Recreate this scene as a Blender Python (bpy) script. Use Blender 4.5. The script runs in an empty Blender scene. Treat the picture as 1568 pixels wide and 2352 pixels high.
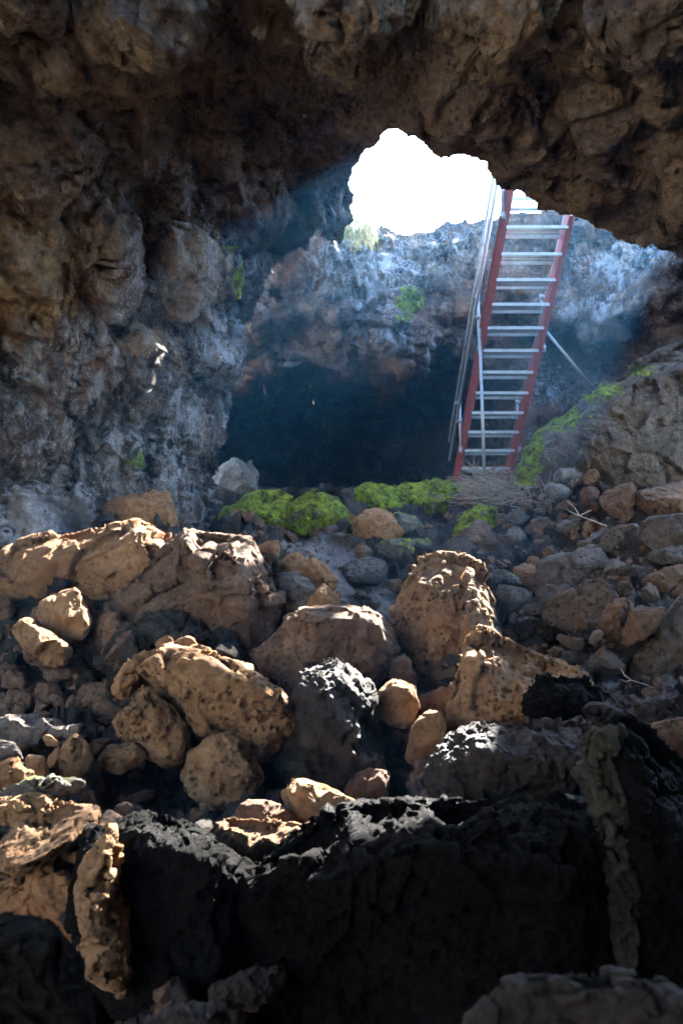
import bpy, bmesh, math, random
import numpy as np
from mathutils import Vector, geometry

# ------------------------------------------------------------------ camera, sky, sun, exposure
sc = bpy.context.scene
COL = sc.collection
PITCH = math.radians(9.0)
F = 1589.0                      # focal length in photo pixels (photo taken as 1568 x 2352)
CAM = np.array([0.0, 0.0, 1.5])
cam_d = bpy.data.cameras.new('camera')
cam = bpy.data.objects.new('camera', cam_d); COL.objects.link(cam)
cam.location = CAM; cam.rotation_euler = (math.pi/2+PITCH, 0, 0)
cam_d.sensor_fit = 'VERTICAL'; cam_d.sensor_height = 36.0; cam_d.sensor_width = 24.0
cam_d.lens = 36.0*F/2352.0
cam_d.clip_start = 0.05; cam_d.clip_end = 500
cam_d.dof.use_dof = True; cam_d.dof.focus_distance = 4.6; cam_d.dof.aperture_fstop = 3.2
sc.camera = cam

SUN_EL, SUN_AZ = math.radians(43.5), math.radians(37.5)       # azimuth from +Y towards +X
world = bpy.data.worlds.new('World'); sc.world = world; world.use_nodes = True
wn = world.node_tree.nodes; wl = world.node_tree.links
bg = wn['Background']
sky = wn.new('ShaderNodeTexSky'); sky.sky_type = 'NISHITA'; sky.sun_disc = False
sky.sun_elevation = SUN_EL; sky.sun_rotation = SUN_AZ
sky.air_density = 1.0; sky.dust_density = .6; sky.ozone_density = 1.6
wl.new(sky.outputs[0], bg.inputs['Color']); bg.inputs['Strength'].default_value = 0.15
sun_d = bpy.data.lights.new('sun', 'SUN'); sun_d.energy = 5.0; sun_d.angle = math.radians(0.53)
sun_d.color = (1.0, 0.95, 0.88)
sun = bpy.data.objects.new('sun', sun_d); COL.objects.link(sun)
sdir = Vector((math.sin(SUN_AZ)*math.cos(SUN_EL), math.cos(SUN_AZ)*math.cos(SUN_EL), math.sin(SUN_EL)))
sun.rotation_euler = sdir.to_track_quat('Z', 'Y').to_euler()
sun.location = (8, 12, 14)
vs = sc.view_settings
vs.view_transform = 'Standard'; vs.look = 'None'; vs.gamma = 1.0; vs.use_curve_mapping = False
vs.exposure = 4.05
cy = sc.cycles
cy.max_bounces = 8; cy.diffuse_bounces = 5; cy.glossy_bounces = 3; cy.volume_bounces = 0
cy.transmission_bounces = 2; cy.caustics_reflective = False; cy.caustics_refractive = False
cy.sample_clamp_indirect = 4.0
cy.use_denoising = True; cy.use_adaptive_sampling = False

# ------------------------------------------------------------------ projection helper
CP, SP = math.cos(PITCH), math.sin(PITCH)
def P(u, v, d):
    """photo pixel (1568 x 2352 frame) at depth d metres along the view axis -> world point(s)"""
    u = np.asarray(u, float); v = np.asarray(v, float); d = np.asarray(d, float)
    x = (u-784.0)/F*d; y = (1176.0-v)/F*d
    return np.stack([x+0*y, CP*d-SP*y, SP*d+CP*y], -1) + CAM

# ------------------------------------------------------------------ numpy noise
def _hash(ix, iy, iz, seed):
    h = (ix.astype(np.int64)*73856093) ^ (iy.astype(np.int64)*19349663) ^ (iz.astype(np.int64)*83492791) ^ (seed*2654435761)
    h = h & 0xffffffff
    h = ((h ^ (h >> 16))*0x45d9f3b) & 0xffffffff
    h = ((h ^ (h >> 16))*0x45d9f3b) & 0xffffffff
    return (h ^ (h >> 16)) & 0xffffffff
_G = np.random.RandomState(5).normal(size=(256, 3)); _G /= np.linalg.norm(_G, axis=1)[:, None]
def perlin(p, seed=0):
    i = np.floor(p).astype(np.int64); f = p-i
    w = f*f*f*(f*(f*6-15)+10)
    out = np.zeros(len(p))
    for dx in (0, 1):
        for dy in (0, 1):
            for dz in (0, 1):
                g = _G[_hash(i[:, 0]+dx, i[:, 1]+dy, i[:, 2]+dz, seed) & 255]
                dv = (g[:, 0]*(f[:, 0]-dx)+g[:, 1]*(f[:, 1]-dy)+g[:, 2]*(f[:, 2]-dz))
                ww = (w[:, 0] if dx else 1-w[:, 0])*(w[:, 1] if dy else 1-w[:, 1])*(w[:, 2] if dz else 1-w[:, 2])
                out += dv*ww
    return out*1.6
def fbm(p, octv=4, seed=0, rough=0.5):
    o = np.zeros(len(p)); a = 1.0; s = 0.0
    for k in range(octv):
        o += a*perlin(p*(2.03**k)+k*17.3, seed+k); s += a; a *= rough
    return o/s
def ridged(p, octv=3, seed=0):
    o = np.zeros(len(p)); a = 1.0; s = 0.0
    for k in range(octv):
        o += a*(1-2*np.abs(perlin(p*(2.1**k)+k*9.1, seed+k))); s += a; a *= 0.5
    return o/s
def worley(p, seed=0):
    i = np.floor(p).astype(np.int64)
    f1 = np.full(len(p), 9.0); f2 = np.full(len(p), 9.0); cid = np.zeros(len(p))
    for dx in (-1, 0, 1):
        for dy in (-1, 0, 1):
            for dz in (-1, 0, 1):
                c = i+np.array([dx, dy, dz])
                h = _hash(c[:, 0], c[:, 1], c[:, 2], seed)
                q = np.stack([(h & 1023)/1023., ((h >> 10) & 1023)/1023., ((h >> 20) & 1023)/1023.], 1)+c
                dd = np.sqrt(((q-p)**2).sum(1))
                m = dd < f1
                f2 = np.where(m, f1, np.minimum(f2, dd)); cid = np.where(m, (h & 0xffff)/65535., cid)
                f1 = np.where(m, dd, f1)
    return f1, f2, cid
def facets(p, seed=0):
    """broken stone: every cell is a plane tilted its own way; returns plane height, cell id, f2-f1"""
    i = np.floor(p).astype(np.int64)
    f1 = np.full(len(p), 9.0); f2 = np.full(len(p), 9.0); cid = np.zeros(len(p), np.int64); off = np.zeros_like(p)
    for dx in (-1, 0, 1):
        for dy in (-1, 0, 1):
            for dz in (-1, 0, 1):
                c = i+np.array([dx, dy, dz])
                h = _hash(c[:, 0], c[:, 1], c[:, 2], seed)
                q = np.stack([(h & 1023)/1023., ((h >> 10) & 1023)/1023., ((h >> 20) & 1023)/1023.], 1)+c
                o = p-q; dd = np.abs(o).max(1)*.5+.5*np.sqrt((o**2).sum(1))
                m = dd < f1
                f2 = np.where(m, f1, np.minimum(f2, dd)); cid = np.where(m, h, cid)
                off = np.where(m[:, None], o, off); f1 = np.where(m, dd, f1)
    g = _G[(cid >> 7) & 255]
    return (off*g).sum(1), ((cid >> 3) & 1023)/1023., f2-f1
def sstep(a, b, x):
    t = np.clip((x-a)/(b-a), 0, 1); return t*t*(3-2*t)

# ------------------------------------------------------------------ mesh helpers
def tag(o, label=None, cat=None, group=None, kind=None):
    if label: o['label'] = label
    if cat: o['category'] = cat
    if group: o['group'] = group
    if kind: o['kind'] = kind
    return o
def mesh_np(name, v, f, mat, smooth=True, attrs=None, origin=None, parent=None):
    v = np.asarray(v, float)
    if origin is None: origin = np.zeros(3)
    me = bpy.data.meshes.new(name)
    f = np.asarray(f); n = f.shape[1]
    me.vertices.add(len(v)); me.vertices.foreach_set('co', (v-origin).ravel())
    me.loops.add(f.size); me.loops.foreach_set('vertex_index', f.ravel().astype(np.int32))
    me.polygons.add(len(f)); me.polygons.foreach_set('loop_start', np.arange(0, f.size, n, dtype=np.int32))
    me.update(calc_edges=True)
    me.polygons.foreach_set('use_smooth', np.full(len(f), smooth))
    if attrs:
        for k, a in attrs.items():
            at = me.attributes.new(k, 'FLOAT', 'POINT'); at.data.foreach_set('value', np.asarray(a, np.float32))
    me.materials.append(mat)
    o = bpy.data.objects.new(name, me); o.location = origin; COL.objects.link(o)
    if parent is not None: o.parent = parent
    return o
def pmesh(name, verts, faces, mat, parent=None, smooth=False, origin=(0, 0, 0)):
    me = bpy.data.meshes.new(name)
    og = np.array(origin, float)
    me.from_pydata([tuple(np.array(q)-og) for q in verts], [], faces); me.update()
    if smooth: me.polygons.foreach_set('use_smooth', [True]*len(me.polygons))
    me.materials.append(mat)
    o = bpy.data.objects.new(name, me); o.location = og; COL.objects.link(o)
    if parent is not None: o.parent = parent
    return o
def vnormals(v, f):
    n = np.zeros_like(v)
    if f.shape[1] == 4:
        fn = np.cross(v[f[:, 2]]-v[f[:, 0]], v[f[:, 3]]-v[f[:, 1]])
    else:
        fn = np.cross(v[f[:, 1]]-v[f[:, 0]], v[f[:, 2]]-v[f[:, 0]])
    for k in range(f.shape[1]):
        for c in range(3): n[:, c] += np.bincount(f[:, k], fn[:, c], len(v))
    return n/np.maximum(np.linalg.norm(n, axis=1)[:, None], 1e-12)
class MB:
    def __init__(s): s.v = []; s.f = []
    def box(s, c, ax, h):
        """box at centre c, axes ax (3 vectors), half sizes h"""
        b = len(s.v); c = np.array(c, float)
        for a in (-1, 1):
            for bb in (-1, 1):
                for cc in (-1, 1): s.v.append(c+a*h[0]*ax[0]+bb*h[1]*ax[1]+cc*h[2]*ax[2])
        for q in ((0, 1, 3, 2), (4, 6, 7, 5), (0, 4, 5, 1), (2, 3, 7, 6), (0, 2, 6, 4), (1, 5, 7, 3)): s.f.append([b+k for k in q])
    def tube(s, pts, r, n=8, cap=True):
        pts = [np.array(q, float) for q in pts]; b = len(s.v); m = len(pts)
        rr = r if hasattr(r, '__len__') else [r]*m
        for k in range(m):
            t = pts[min(k+1, m-1)]-pts[max(k-1, 0)]; t /= max(np.linalg.norm(t), 1e-9)
            a = np.cross(t, (0.13, 0.2, 0.97) if abs(t[2]) < .9 else (1, 0.1, 0)); a /= np.linalg.norm(a); c = np.cross(t, a)
            for j in range(n):
                th = 2*math.pi*j/n; s.v.append(pts[k]+rr[k]*(math.cos(th)*a+math.sin(th)*c))
        for k in range(m-1):
            for j in range(n):
                s.f.append([b+k*n+j, b+k*n+(j+1) % n, b+(k+1)*n+(j+1) % n, b+(k+1)*n+j])
        if cap:
            s.f.append([b+j for j in range(n)][::-1]); s.f.append([b+(m-1)*n+j for j in range(n)])
    def build(s, name, mat, parent=None, smooth=False, origin=(0, 0, 0)):
        return pmesh(name, s.v, s.f, mat, parent, smooth, origin)

# ------------------------------------------------------------------ materials
def new_mat(name):
    m = bpy.data.materials.new(name); m.use_nodes = True
    return m, m.node_tree.nodes, m.node_tree.links, m.node_tree.nodes['Principled BSDF']
def ramp(N, stops):
    r = N.new('ShaderNodeValToRGB')
    while len(r.color_ramp.elements) < len(stops): r.color_ramp.elements.new(0.5)
    for e, (p, c) in zip(r.color_ramp.elements, stops): e.position = p; e.color = (c[0], c[1], c[2], 1)
    return r
def mixc(N, L, fac, a, b):
    m = N.new('ShaderNodeMix'); m.data_type = 'RGBA'
    for sock, val in ((m.inputs[0], fac), (m.inputs[6], a), (m.inputs[7], b)):
        if hasattr(val, 'is_output'): L.new(val, sock)
        elif isinstance(val, (int, float)): sock.default_value = val
        else: sock.default_value = (val[0], val[1], val[2], 1)
    return m.outputs[2]
def math_n(N, L, op, a, b=None, c=None, clamp=False):
    m = N.new('ShaderNodeMath'); m.operation = op; m.use_clamp = clamp
    for i, val in enumerate((a, b, c)):
        if val is None: continue
        if hasattr(val, 'is_output'): L.new(val, m.inputs[i])
        else: m.inputs[i].default_value = val
    return m.outputs[0]
def noise_n(N, L, vec, scale, detail=4, rough=.55, dist=0):
    n = N.new('ShaderNodeTexNoise'); n.inputs['Scale'].default_value = scale; n.inputs['Detail'].default_value = detail
    n.inputs['Roughness'].default_value = rough; n.inputs['Distortion'].default_value = dist
    L.new(vec, n.inputs['Vector']); return n.outputs[0]
def mrange(N, L, x, a, b, c=0, d=1):
    m = N.new('ShaderNodeMapRange'); L.new(x, m.inputs[0])
    for k, val in zip((1, 2, 3, 4), (a, b, c, d)): m.inputs[k].default_value = val
    return m.outputs[0]
MOSS_A, MOSS_B = (0.022, 0.038, 0.006), (0.29, 0.38, 0.013)
def rock_mat(name, dark, mid, light, scale=1.0, rough=.9, wet=0.0, pits=.5, moss=0.0, bump=1.0, attrs=False, warm=None, spec=.4, streak=False):
    m, N, L, B = new_mat(name)
    geo = N.new('ShaderNodeNewGeometry'); pos = geo.outputs['Position']
    n1 = noise_n(N, L, pos, 2.2*scale, 6, .62, .4)
    n2 = noise_n(N, L, pos, 17*scale, 8, .78)
    s = math_n(N, L, 'ADD', math_n(N, L, 'MULTIPLY', n1, .42), math_n(N, L, 'MULTIPLY', n2, .58))
    r = ramp(N, [(.37, dark), (.5, mid), (.62, light)]); L.new(s, r.inputs[0]); col = r.outputs[0]
    if warm is not None:                                   # iron-stained patches
        nw = noise_n(N, L, pos, 1.3*scale, 4, .6, .8)
        col = mixc(N, L, mrange(N, L, nw, .52, .66, 0, .75), col, warm)
    # vesicles: dark pits of two sizes
    vo = N.new('ShaderNodeTexVoronoi'); vo.inputs['Scale'].default_value = 27*scale; L.new(pos, vo.inputs['Vector'])
    vo2 = N.new('ShaderNodeTexVoronoi'); vo2.inputs['Scale'].default_value = 12*scale; L.new(pos, vo2.inputs['Vector'])
    p1 = mrange(N, L, vo.outputs['Distance'], .2, .42, 0, 1); p2 = mrange(N, L, vo2.outputs['Distance'], .1, .3, 0, 1)
    sel = mrange(N, L, noise_n(N, L, pos, 5*scale, 2), .42, .55, 0, 1)
    pit = math_n(N, L, 'MULTIPLY', p1, p2)
    pit = math_n(N, L, 'SUBTRACT', 1.0, math_n(N, L, 'MULTIPLY', math_n(N, L, 'SUBTRACT', 1.0, pit), math_n(N, L, 'MULTIPLY', sel, pits)))
    col = mixc(N, L, math_n(N, L, 'MULTIPLY', math_n(N, L, 'SUBTRACT', 1.0, pit), .8), col, [c*.3 for c in dark])
    if attrs:
        aw = N.new('ShaderNodeAttribute'); aw.attribute_name = 'white'
        ao = N.new('ShaderNodeAttribute'); ao.attribute_name = 'ochre'
        mp = N.new('ShaderNodeMapping'); mp.inputs['Scale'].default_value = (1.5, 1.5, .55); mp.inputs['Rotation'].default_value = (.2, .35, 0); L.new(pos, mp.inputs[0])
        st = noise_n(N, L, mp.outputs[0], 3.0, 8, .66, .9)
        wf = math_n(N, L, 'ADD', st, math_n(N, L, 'MULTIPLY', aw.outputs['Fac'], .25))
        mp2 = N.new('ShaderNodeMapping'); mp2.inputs['Scale'].default_value = (2.6, 2.6, .8); mp2.inputs['Rotation'].default_value = (.1, .45, 0); L.new(pos, mp2.inputs[0])
        vn = noise_n(N, L, mp2.outputs[0], 2.4, 7, .7, .7)
        vn = math_n(N, L, 'SUBTRACT', 1.0, mrange(N, L, math_n(N, L, 'ABSOLUTE', math_n(N, L, 'SUBTRACT', vn, .5)), .0, .045, 0, 1))
        vn = math_n(N, L, 'MULTIPLY', vn, mrange(N, L, aw.outputs['Fac'], .25, .8, 0, 1))
        vn = math_n(N, L, 'MULTIPLY', vn, mrange(N, L, n2, .42, .56, 0, 1))
        wf = math_n(N, L, 'MAXIMUM', mrange(N, L, wf, .67, .80, 0, .85), math_n(N, L, 'MULTIPLY', vn, .85))
        wc = ramp(N, [(.35, (.26, .29, .33)), (.6, (.58, .62, .68))]); L.new(n2, wc.inputs[0])
        oc = noise_n(N, L, pos, 4.5, 8, .72, .9)
        of = mrange(N, L, math_n(N, L, 'ADD', oc, math_n(N, L, 'MULTIPLY', ao.outputs['Fac'], .27)), .6, .74, 0, .85)
        occ = ramp(N, [(.35, (.18, .11, .055)), (.6, (.62, .48, .30))]); L.new(n2, occ.inputs[0])
        col = mixc(N, L, of, col, occ.outputs[0])
        col = mixc(N, L, wf, col, wc.outputs[0])
    rgh = rough
    am = N.new('ShaderNodeAttribute'); am.attribute_name = 'moss'
    nm = noise_n(N, L, pos, 7, 6, .7)
    mf = math_n(N, L, 'ADD', nm, math_n(N, L, 'MULTIPLY', am.outputs['Fac'], .5))
    if moss > 0:
        sep = N.new('ShaderNodeSeparateXYZ'); L.new(geo.outputs['Normal'], sep.inputs[0])
        up = mrange(N, L, sep.outputs[2], .1, .85, 0, .32*moss)
        mf = math_n(N, L, 'ADD', mf, up)
    mf = mrange(N, L, math_n(N, L, 'ADD', mf, math_n(N, L, 'MULTIPLY', math_n(N, L, 'SUBTRACT', n2, .5), .9)), .74, .86, 0, 1)
    mc = ramp(N, [(.4, MOSS_A), (.58, MOSS_B)]); L.new(noise_n(N, L, pos, 11, 8, .8), mc.inputs[0])
    col = mixc(N, L, mf, col, mc.outputs[0])
    L.new(col, B.inputs['Base Color'])
    if wet > 0:
        nwt = mrange(N, L, noise_n(N, L, pos, 3.0*scale, 4, .6), .42, .6, rough, rough-wet)
        L.new(nwt, B.inputs['Roughness'])
    else: B.inputs['Roughness'].default_value = rough
    B.inputs['Specular IOR Level'].default_value = spec
    h = math_n(N, L, 'ADD', math_n(N, L, 'MULTIPLY', pit, .8), math_n(N, L, 'MULTIPLY', noise_n(N, L, pos, 34*scale, 8, .85), 1.5))
    h = math_n(N, L, 'ADD', h, math_n(N, L, 'MULTIPLY', noise_n(N, L, pos, 9*scale, 5, .7), .7))
    bp = N.new('ShaderNodeBump'); bp.inputs['Strength'].default_value = min(1, .95*bump); bp.inputs['Distance'].default_value = .045*bump/scale**.5
    L.new(h, bp.inputs['Height']); L.new(bp.outputs[0], B.inputs['Normal'])
    return m
M = {}
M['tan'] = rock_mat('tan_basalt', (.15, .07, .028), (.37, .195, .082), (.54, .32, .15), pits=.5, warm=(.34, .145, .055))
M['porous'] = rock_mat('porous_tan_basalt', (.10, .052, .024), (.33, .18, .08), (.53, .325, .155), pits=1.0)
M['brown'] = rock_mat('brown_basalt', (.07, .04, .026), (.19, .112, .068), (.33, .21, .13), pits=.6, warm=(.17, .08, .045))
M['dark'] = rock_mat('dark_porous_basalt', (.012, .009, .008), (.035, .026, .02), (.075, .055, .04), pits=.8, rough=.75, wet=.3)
M['black'] = rock_mat('shade_black_wet_basalt', (.001, .001, .001), (.003, .003, .003), (.010, .010, .010), pits=1.0, rough=.85, wet=.35, bump=1.6, spec=.10)  # near-black albedo carries the shade on the foreground fronts; the wet gloss is real
M['grey'] = rock_mat('grey_basalt', (.08, .068, .06), (.17, .145, .125), (.27, .23, .20), pits=.7, warm=(.18, .11, .07))
M['mossy'] = rock_mat('mossy_basalt', (.08, .065, .05), (.16, .13, .11), (.26, .23, .21), pits=.5, moss=1.25)
M['lichen'] = rock_mat('lichen_basalt', (.08, .07, .06), (.16, .14, .12), (.30, .28, .26), pits=.5, moss=.72)
M['edge'] = rock_mat('lit_green_stained_basalt', (.008, .009, .005), (.022, .022, .012), (.08, .07, .04), pits=1.0, bump=1.3)  # green stain, lightened to carry the light on the spur's left face
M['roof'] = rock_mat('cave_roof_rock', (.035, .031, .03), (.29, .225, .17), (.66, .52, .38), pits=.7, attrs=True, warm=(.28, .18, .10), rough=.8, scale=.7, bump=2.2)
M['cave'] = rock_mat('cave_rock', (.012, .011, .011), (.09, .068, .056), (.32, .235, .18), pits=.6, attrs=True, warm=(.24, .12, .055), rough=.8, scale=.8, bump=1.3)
M['hump'] = rock_mat('mossy_slope_basalt', (.05, .042, .036), (.125, .10, .08), (.24, .20, .165), pits=.5, moss=.35, warm=(.13, .085, .055), bump=1.3)
M['pale'] = rock_mat('pale_bounce_slope', (.40, .33, .24), (.55, .46, .35), (.68, .58, .45), pits=.1)  # for the added slope that bounces sun into the chamber
M['ground'] = rock_mat('rubble_floor', (.018, .014, .012), (.05, .038, .03), (.11, .085, .068), pits=.6, bump=1.4)
M['path'] = rock_mat('gravel_path', (.12, .105, .095), (.20, .175, .16), (.30, .27, .25), pits=.2, bump=1.0)
def metal(name, col, rough, metallic, bump=.003, rust=None):
    m, N, L, B = new_mat(name)
    geo = N.new('ShaderNodeNewGeometry')
    n = noise_n(N, L, geo.outputs['Position'], 9, 6, .65)
    r = ramp(N, [(.35, [c*.72 for c in col]), (.65, col)]); L.new(n, r.inputs[0]); c = r.outputs[0]
    if rust: c = mixc(N, L, mrange(N, L, noise_n(N, L, geo.outputs['Position'], 16, 6, .7), .56, .64, 0, .7), c, rust)
    L.new(c, B.inputs['Base Color']); B.inputs['Roughness'].default_value = rough; B.inputs['Metallic'].default_value = metallic
    bp = N.new('ShaderNodeBump'); bp.inputs['Distance'].default_value = bump; L.new(n, bp.inputs['Height']); L.new(bp.outputs[0], B.inputs['Normal'])
    return m
M['galv'] = metal('galvanised_steel', (.27, .31, .34), .5, .4, rust=(.12, .10, .08))
M['red'] = metal('red_oxide_paint', (.29, .07, .058), .6, 0.0, rust=(.16, .07, .05))
M['tread'] = metal('grated_tread_steel', (.36, .42, .45), .5, .1, rust=(.2, .17, .13))
M['twig'] = metal('dry_twig', (.27, .22, .18), .9, 0.0)
M['grass'] = metal('dry_hanging_grass', (.30, .30, .14), .9, 0.0)

# ------------------------------------------------------------------ the cave shell
def shep(U, V, ctrl, soft=70.0, pw=1.6):
    c = np.array(ctrl, float)
    num = np.zeros(U.shape); den = np.zeros(U.shape)
    for (a, b, d) in c:
        w = 1.0/((U-a)**2+(V-b)**2+soft**2)**pw
        num += w*d; den += w
    return num/den
def in_poly(U, V, poly):
    r = np.zeros(U.shape, bool); n = len(poly)
    for i in range(n):
        x1, y1 = poly[i]; x2, y2 = poly[(i+1) % n]
        if y1 == y2: continue
        c = ((V < y1) != (V < y2)) & (U < (x2-x1)*(V-y1)/(y2-y1)+x1)
        r ^= c
    return r
def dist_poly(U, V, pl):
    d = np.full(U.shape, 1e9)
    for i in range(len(pl)-1):
        x1, y1 = pl[i]; x2, y2 = pl[i+1]
        L2 = (x2-x1)**2+(y2-y1)**2+1e-9
        t = np.clip(((U-x1)*(x2-x1)+(V-y1)*(y2-y1))/L2, 0, 1)
        d = np.minimum(d, np.hypot(U-x1-t*(x2-x1), V-y1-t*(y2-y1)))
    return d
def grid_faces(nu, nv):
    i = np.arange(nu*nv).reshape(nv, nu)
    return np.stack([i[:-1, :-1], i[1:, :-1], i[1:, 1:], i[:-1, 1:]], -1).reshape(-1, 4)
def blob(U, V, spots):
    r = np.zeros(U.shape)
    for (a, b, ru, rv, s) in spots: r = np.maximum(r, s*np.exp(-((U-a)/ru)**2-((V-b)/rv)**2))
    return r
def crag(v, f, amp=1.0, seed=0, mask=None, cell=1.0, lay=0.0, streak=None, blk=1.0):
    """push a wall surface in and out along its normals: broken blocks, ledges, drapery, small grit"""
    mk = np.ones(len(v)) if mask is None else mask
    n = vnormals(v, f)
    warp = np.stack([fbm(v*.9+s, 2, 90+s) for s in (3, 11, 23)], 1)*.6
    q = v+warp
    d = .22*fbm(q/1.7, 3, seed)
    h, cid, e = facets(q/(.85*cell), seed+1)
    d += (.20*h+.16*(cid-.5))*blk
    if lay is not None and not np.isscalar(lay) or lay: d += lay*.10*ridged(np.stack([(q[:, 0]*.77+q[:, 2]*.64)*.35, q[:, 1]*.9, (q[:, 2]*.77-q[:, 0]*.64)*1.9], 1), 3, seed+8)
    v = v+n*(d*amp*mk)[:, None]
    n = vnormals(v, f)
    h, cid, e = facets((v+warp*.6)/(.33*cell), seed+2)
    d = (.11*h+.06*(cid-.5))*blk
    if streak is not None: d += streak*.12*ridged(np.stack([(v[:, 0]*.9+v[:, 2]*.43)*2.6, v[:, 1]*1.6, (v[:, 2]*.9-v[:, 0]*.43)*.8], 1)+warp, 4, seed+14)
    d += .09*ridged((v+warp)/.55, 4, seed+4)
    v = v+n*(d*amp*mk)[:, None]
    n = vnormals(v, f)
    h, cid, e = facets((v+warp*.3)/(.11*cell), seed+9)
    d = .03*h+.05*fbm(v/.15, 4, seed+5, .6)-.015*sstep(.25, .6, perlin(v/.07, seed+7))
    return v+n*(d*np.minimum(amp, 1.1)*mk)[:, None]

# A: roof and left wall, with the roof hole cut out of it
LIP = [(1700, 640), (1640, 625), (1568, 600), (1545, 585), (1500, 572), (1470, 570), (1440, 560), (1405, 545), (1385, 528), (1345, 512), (1318, 500),
       (1290, 492), (1250, 488), (1232, 484), (1226, 466), (1205, 450), (1180, 436), (1152, 432), (1140, 426), (1122, 405), (1112, 392), (1124, 376),
       (1100, 368), (1065, 356), (1048, 358), (1018, 356), (1002, 345), (975, 326), (957, 308), (940, 305), (922, 304), (900, 300), (886, 304), (872, 325), (862, 333),
       (842, 345), (836, 358), (815, 385), (805, 405), (803, 425), (814, 440), (812, 460), (806, 476), (818, 498), (800, 520), (792, 548), (776, 566)]
EDGE_A = LIP + [(740, 540), (720, 520), (700, 560), (660, 600), (600, 680), (560, 760), (540, 900), (520, 1010), (490, 1100), (440, 1200), (400, 1300), (380, 1420)]
polyA = [(3000, 660)]+EDGE_A+[(380, 3000), (3000, 3000)]
ctrlA = [(784, 0, 4.3), (300, 0, 4.3), (0, 0, 4.1), (-400, 0, 3.9), (1200, 0, 4.4), (1568, 0, 4.2), (2000, 0, 4.0), (784, -350, 3.6), (0, -350, 3.3), (1568, -350, 3.4),
         (-400, -350, 3.2), (2100, -350, 3.2), (900, 300, 5.7), (1100, 365, 6.0), (1230, 470, 6.5), (1400, 545, 6.5), (1568, 600, 6.3), (1100, 200, 5.1), (1400, 300, 5.2),
         (1568, 300, 5.0), (1900, 300, 4.6), (2200, 700, 6.0), (1900, 640, 6.4), (600, 300, 7.0), (500, 400, 7.6), (640, 380, 8.0), (500, 250, 6.4), (350, 430, 6.8), (300, 300, 5.9), (0, 300, 4.9), (-300, 300, 4.5), (700, 420, 8.3), (803, 430, 8.0),
         (812, 500, 8.6), (780, 560, 9.2), (600, 600, 9.0), (500, 620, 8.0), (400, 600, 6.9), (200, 600, 6.2), (0, 600, 5.6), (-400, 600, 4.6), (450, 800, 7.8), (520, 900, 9.6), (540, 760, 9.6),
         (300, 850, 6.9), (100, 850, 6.2), (0, 1000, 5.9), (-300, 1000, 5.0), (200, 1100, 6.9), (350, 1100, 7.6), (450, 1100, 9.0), (300, 1250, 7.2), (0, 1250, 6.0), (-400, 1300, 4.8),
         (-400, 1700, 4.2), (0, 1500, 5.6), (380, 1420, 6.5)]
us = np.arange(-700, 2420, 3.6); vs_ = np.arange(-420, 1430, 3.6)
def build_A():
    u = np.concatenate([np.arange(-700, -60, 14), np.arange(-60, 1630, 3.4), np.arange(1630, 2420, 14)])
    v = np.concatenate([np.arange(-420, -60, 14), np.arange(-60, 1430, 3.4)])
    U, V = np.meshgrid(u, v); nu, nv = len(u), len(v)
    # jagged rim
    jag = 7*perlin(np.stack([U.ravel()/26, V.ravel()/26, 0*U.ravel()], 1), 3).reshape(U.shape)
    jag2 = 7*perlin(np.stack([U.ravel()/26, V.ravel()/26, 0*U.ravel()+9], 1), 4).reshape(U.shape)
    D = shep(U, V, ctrlA, 60, 1.7)
    jf = 4*fbm(np.stack([U.ravel()/9, V.ravel()/9, 0*U.ravel()+5], 1), 2, 5).reshape(U.shape)
    cut = in_poly(U+jag+jf, V+jag2-jf, polyA)
    de = dist_poly(U, V, LIP)
    pts = P(U, V, D).reshape(-1, 3)
    f = grid_faces(nu, nv)
    keep = ~cut.ravel()
    mask = sstep(0, 90, de).ravel()*.85+.15
    fk = f[keep[f].all(1)]
    uu, vv = U.ravel(), V.ravel()
    lf = sstep(680, 420, uu)*sstep(230, 460, vv)
    pts = crag(pts, f, 1.15, 11, mask, 1.0, lay=1.3*(1-.6*lf), streak=lf*1.5, blk=1-.75*lf)
    white = blob(uu, vv, [(330, 620, 170, 180, 1), (480, 750, 120, 200, 1), (150, 830, 200, 160, .9), (200, 1050, 260, 170, 1.0), (60, 1180, 200, 90, 1.8), (420, 950, 110, 120, 1),
                          (770, 490, 60, 80, 1.2), (240, 470, 40, 70, 1.1), (350, 1150, 120, 110, 1.0)])
    ochre = blob(uu, vv, [(350, 150, 380, 75, 1.5), (700, 60, 900, 200, .45), (1250, 420, 250, 80, .6), (120, 190, 120, 30, 1.2), (500, 90, 200, 60, .9), (870, 130, 160, 110, .8), (1350, 110, 130, 90, 1.1), (1400, 210, 180, 80, 1.2), (1530, 330, 90, 130, .9), (80, 640, 110, 140, .9),
                          (430, 640, 80, 110, 1.3), (1200, 60, 120, 70, .9), (330, 800, 140, 60, .7), (60, 420, 120, 120, .5), (1450, 440, 160, 60, .5)])
    moss = blob(uu, vv, [(517, 636, 20, 26, 1.2), (490, 560, 30, 12, 1.0), (275, 1054, 28, 10, 1.1), (790, 540, 20, 40, .6), (840, 560, 20, 20, .6)])
    # thickness of the roof around the hole: a collar running up and back from the rim
    used = np.unique(fk); mp = -np.ones(len(pts), int); mp[used] = np.arange(len(used))
    fk = mp[fk]; pts = pts[used]; a = {'white': white[used], 'ochre': ochre[used], 'moss': moss[used]}
    return pts, fk, a, uu[used], vv[used]
ptsA, fA, aA, uA, vA = build_A()
roof_sel = None
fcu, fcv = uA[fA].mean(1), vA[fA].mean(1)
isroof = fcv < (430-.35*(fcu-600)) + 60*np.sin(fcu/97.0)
isroof |= (fcu > 800)
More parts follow.
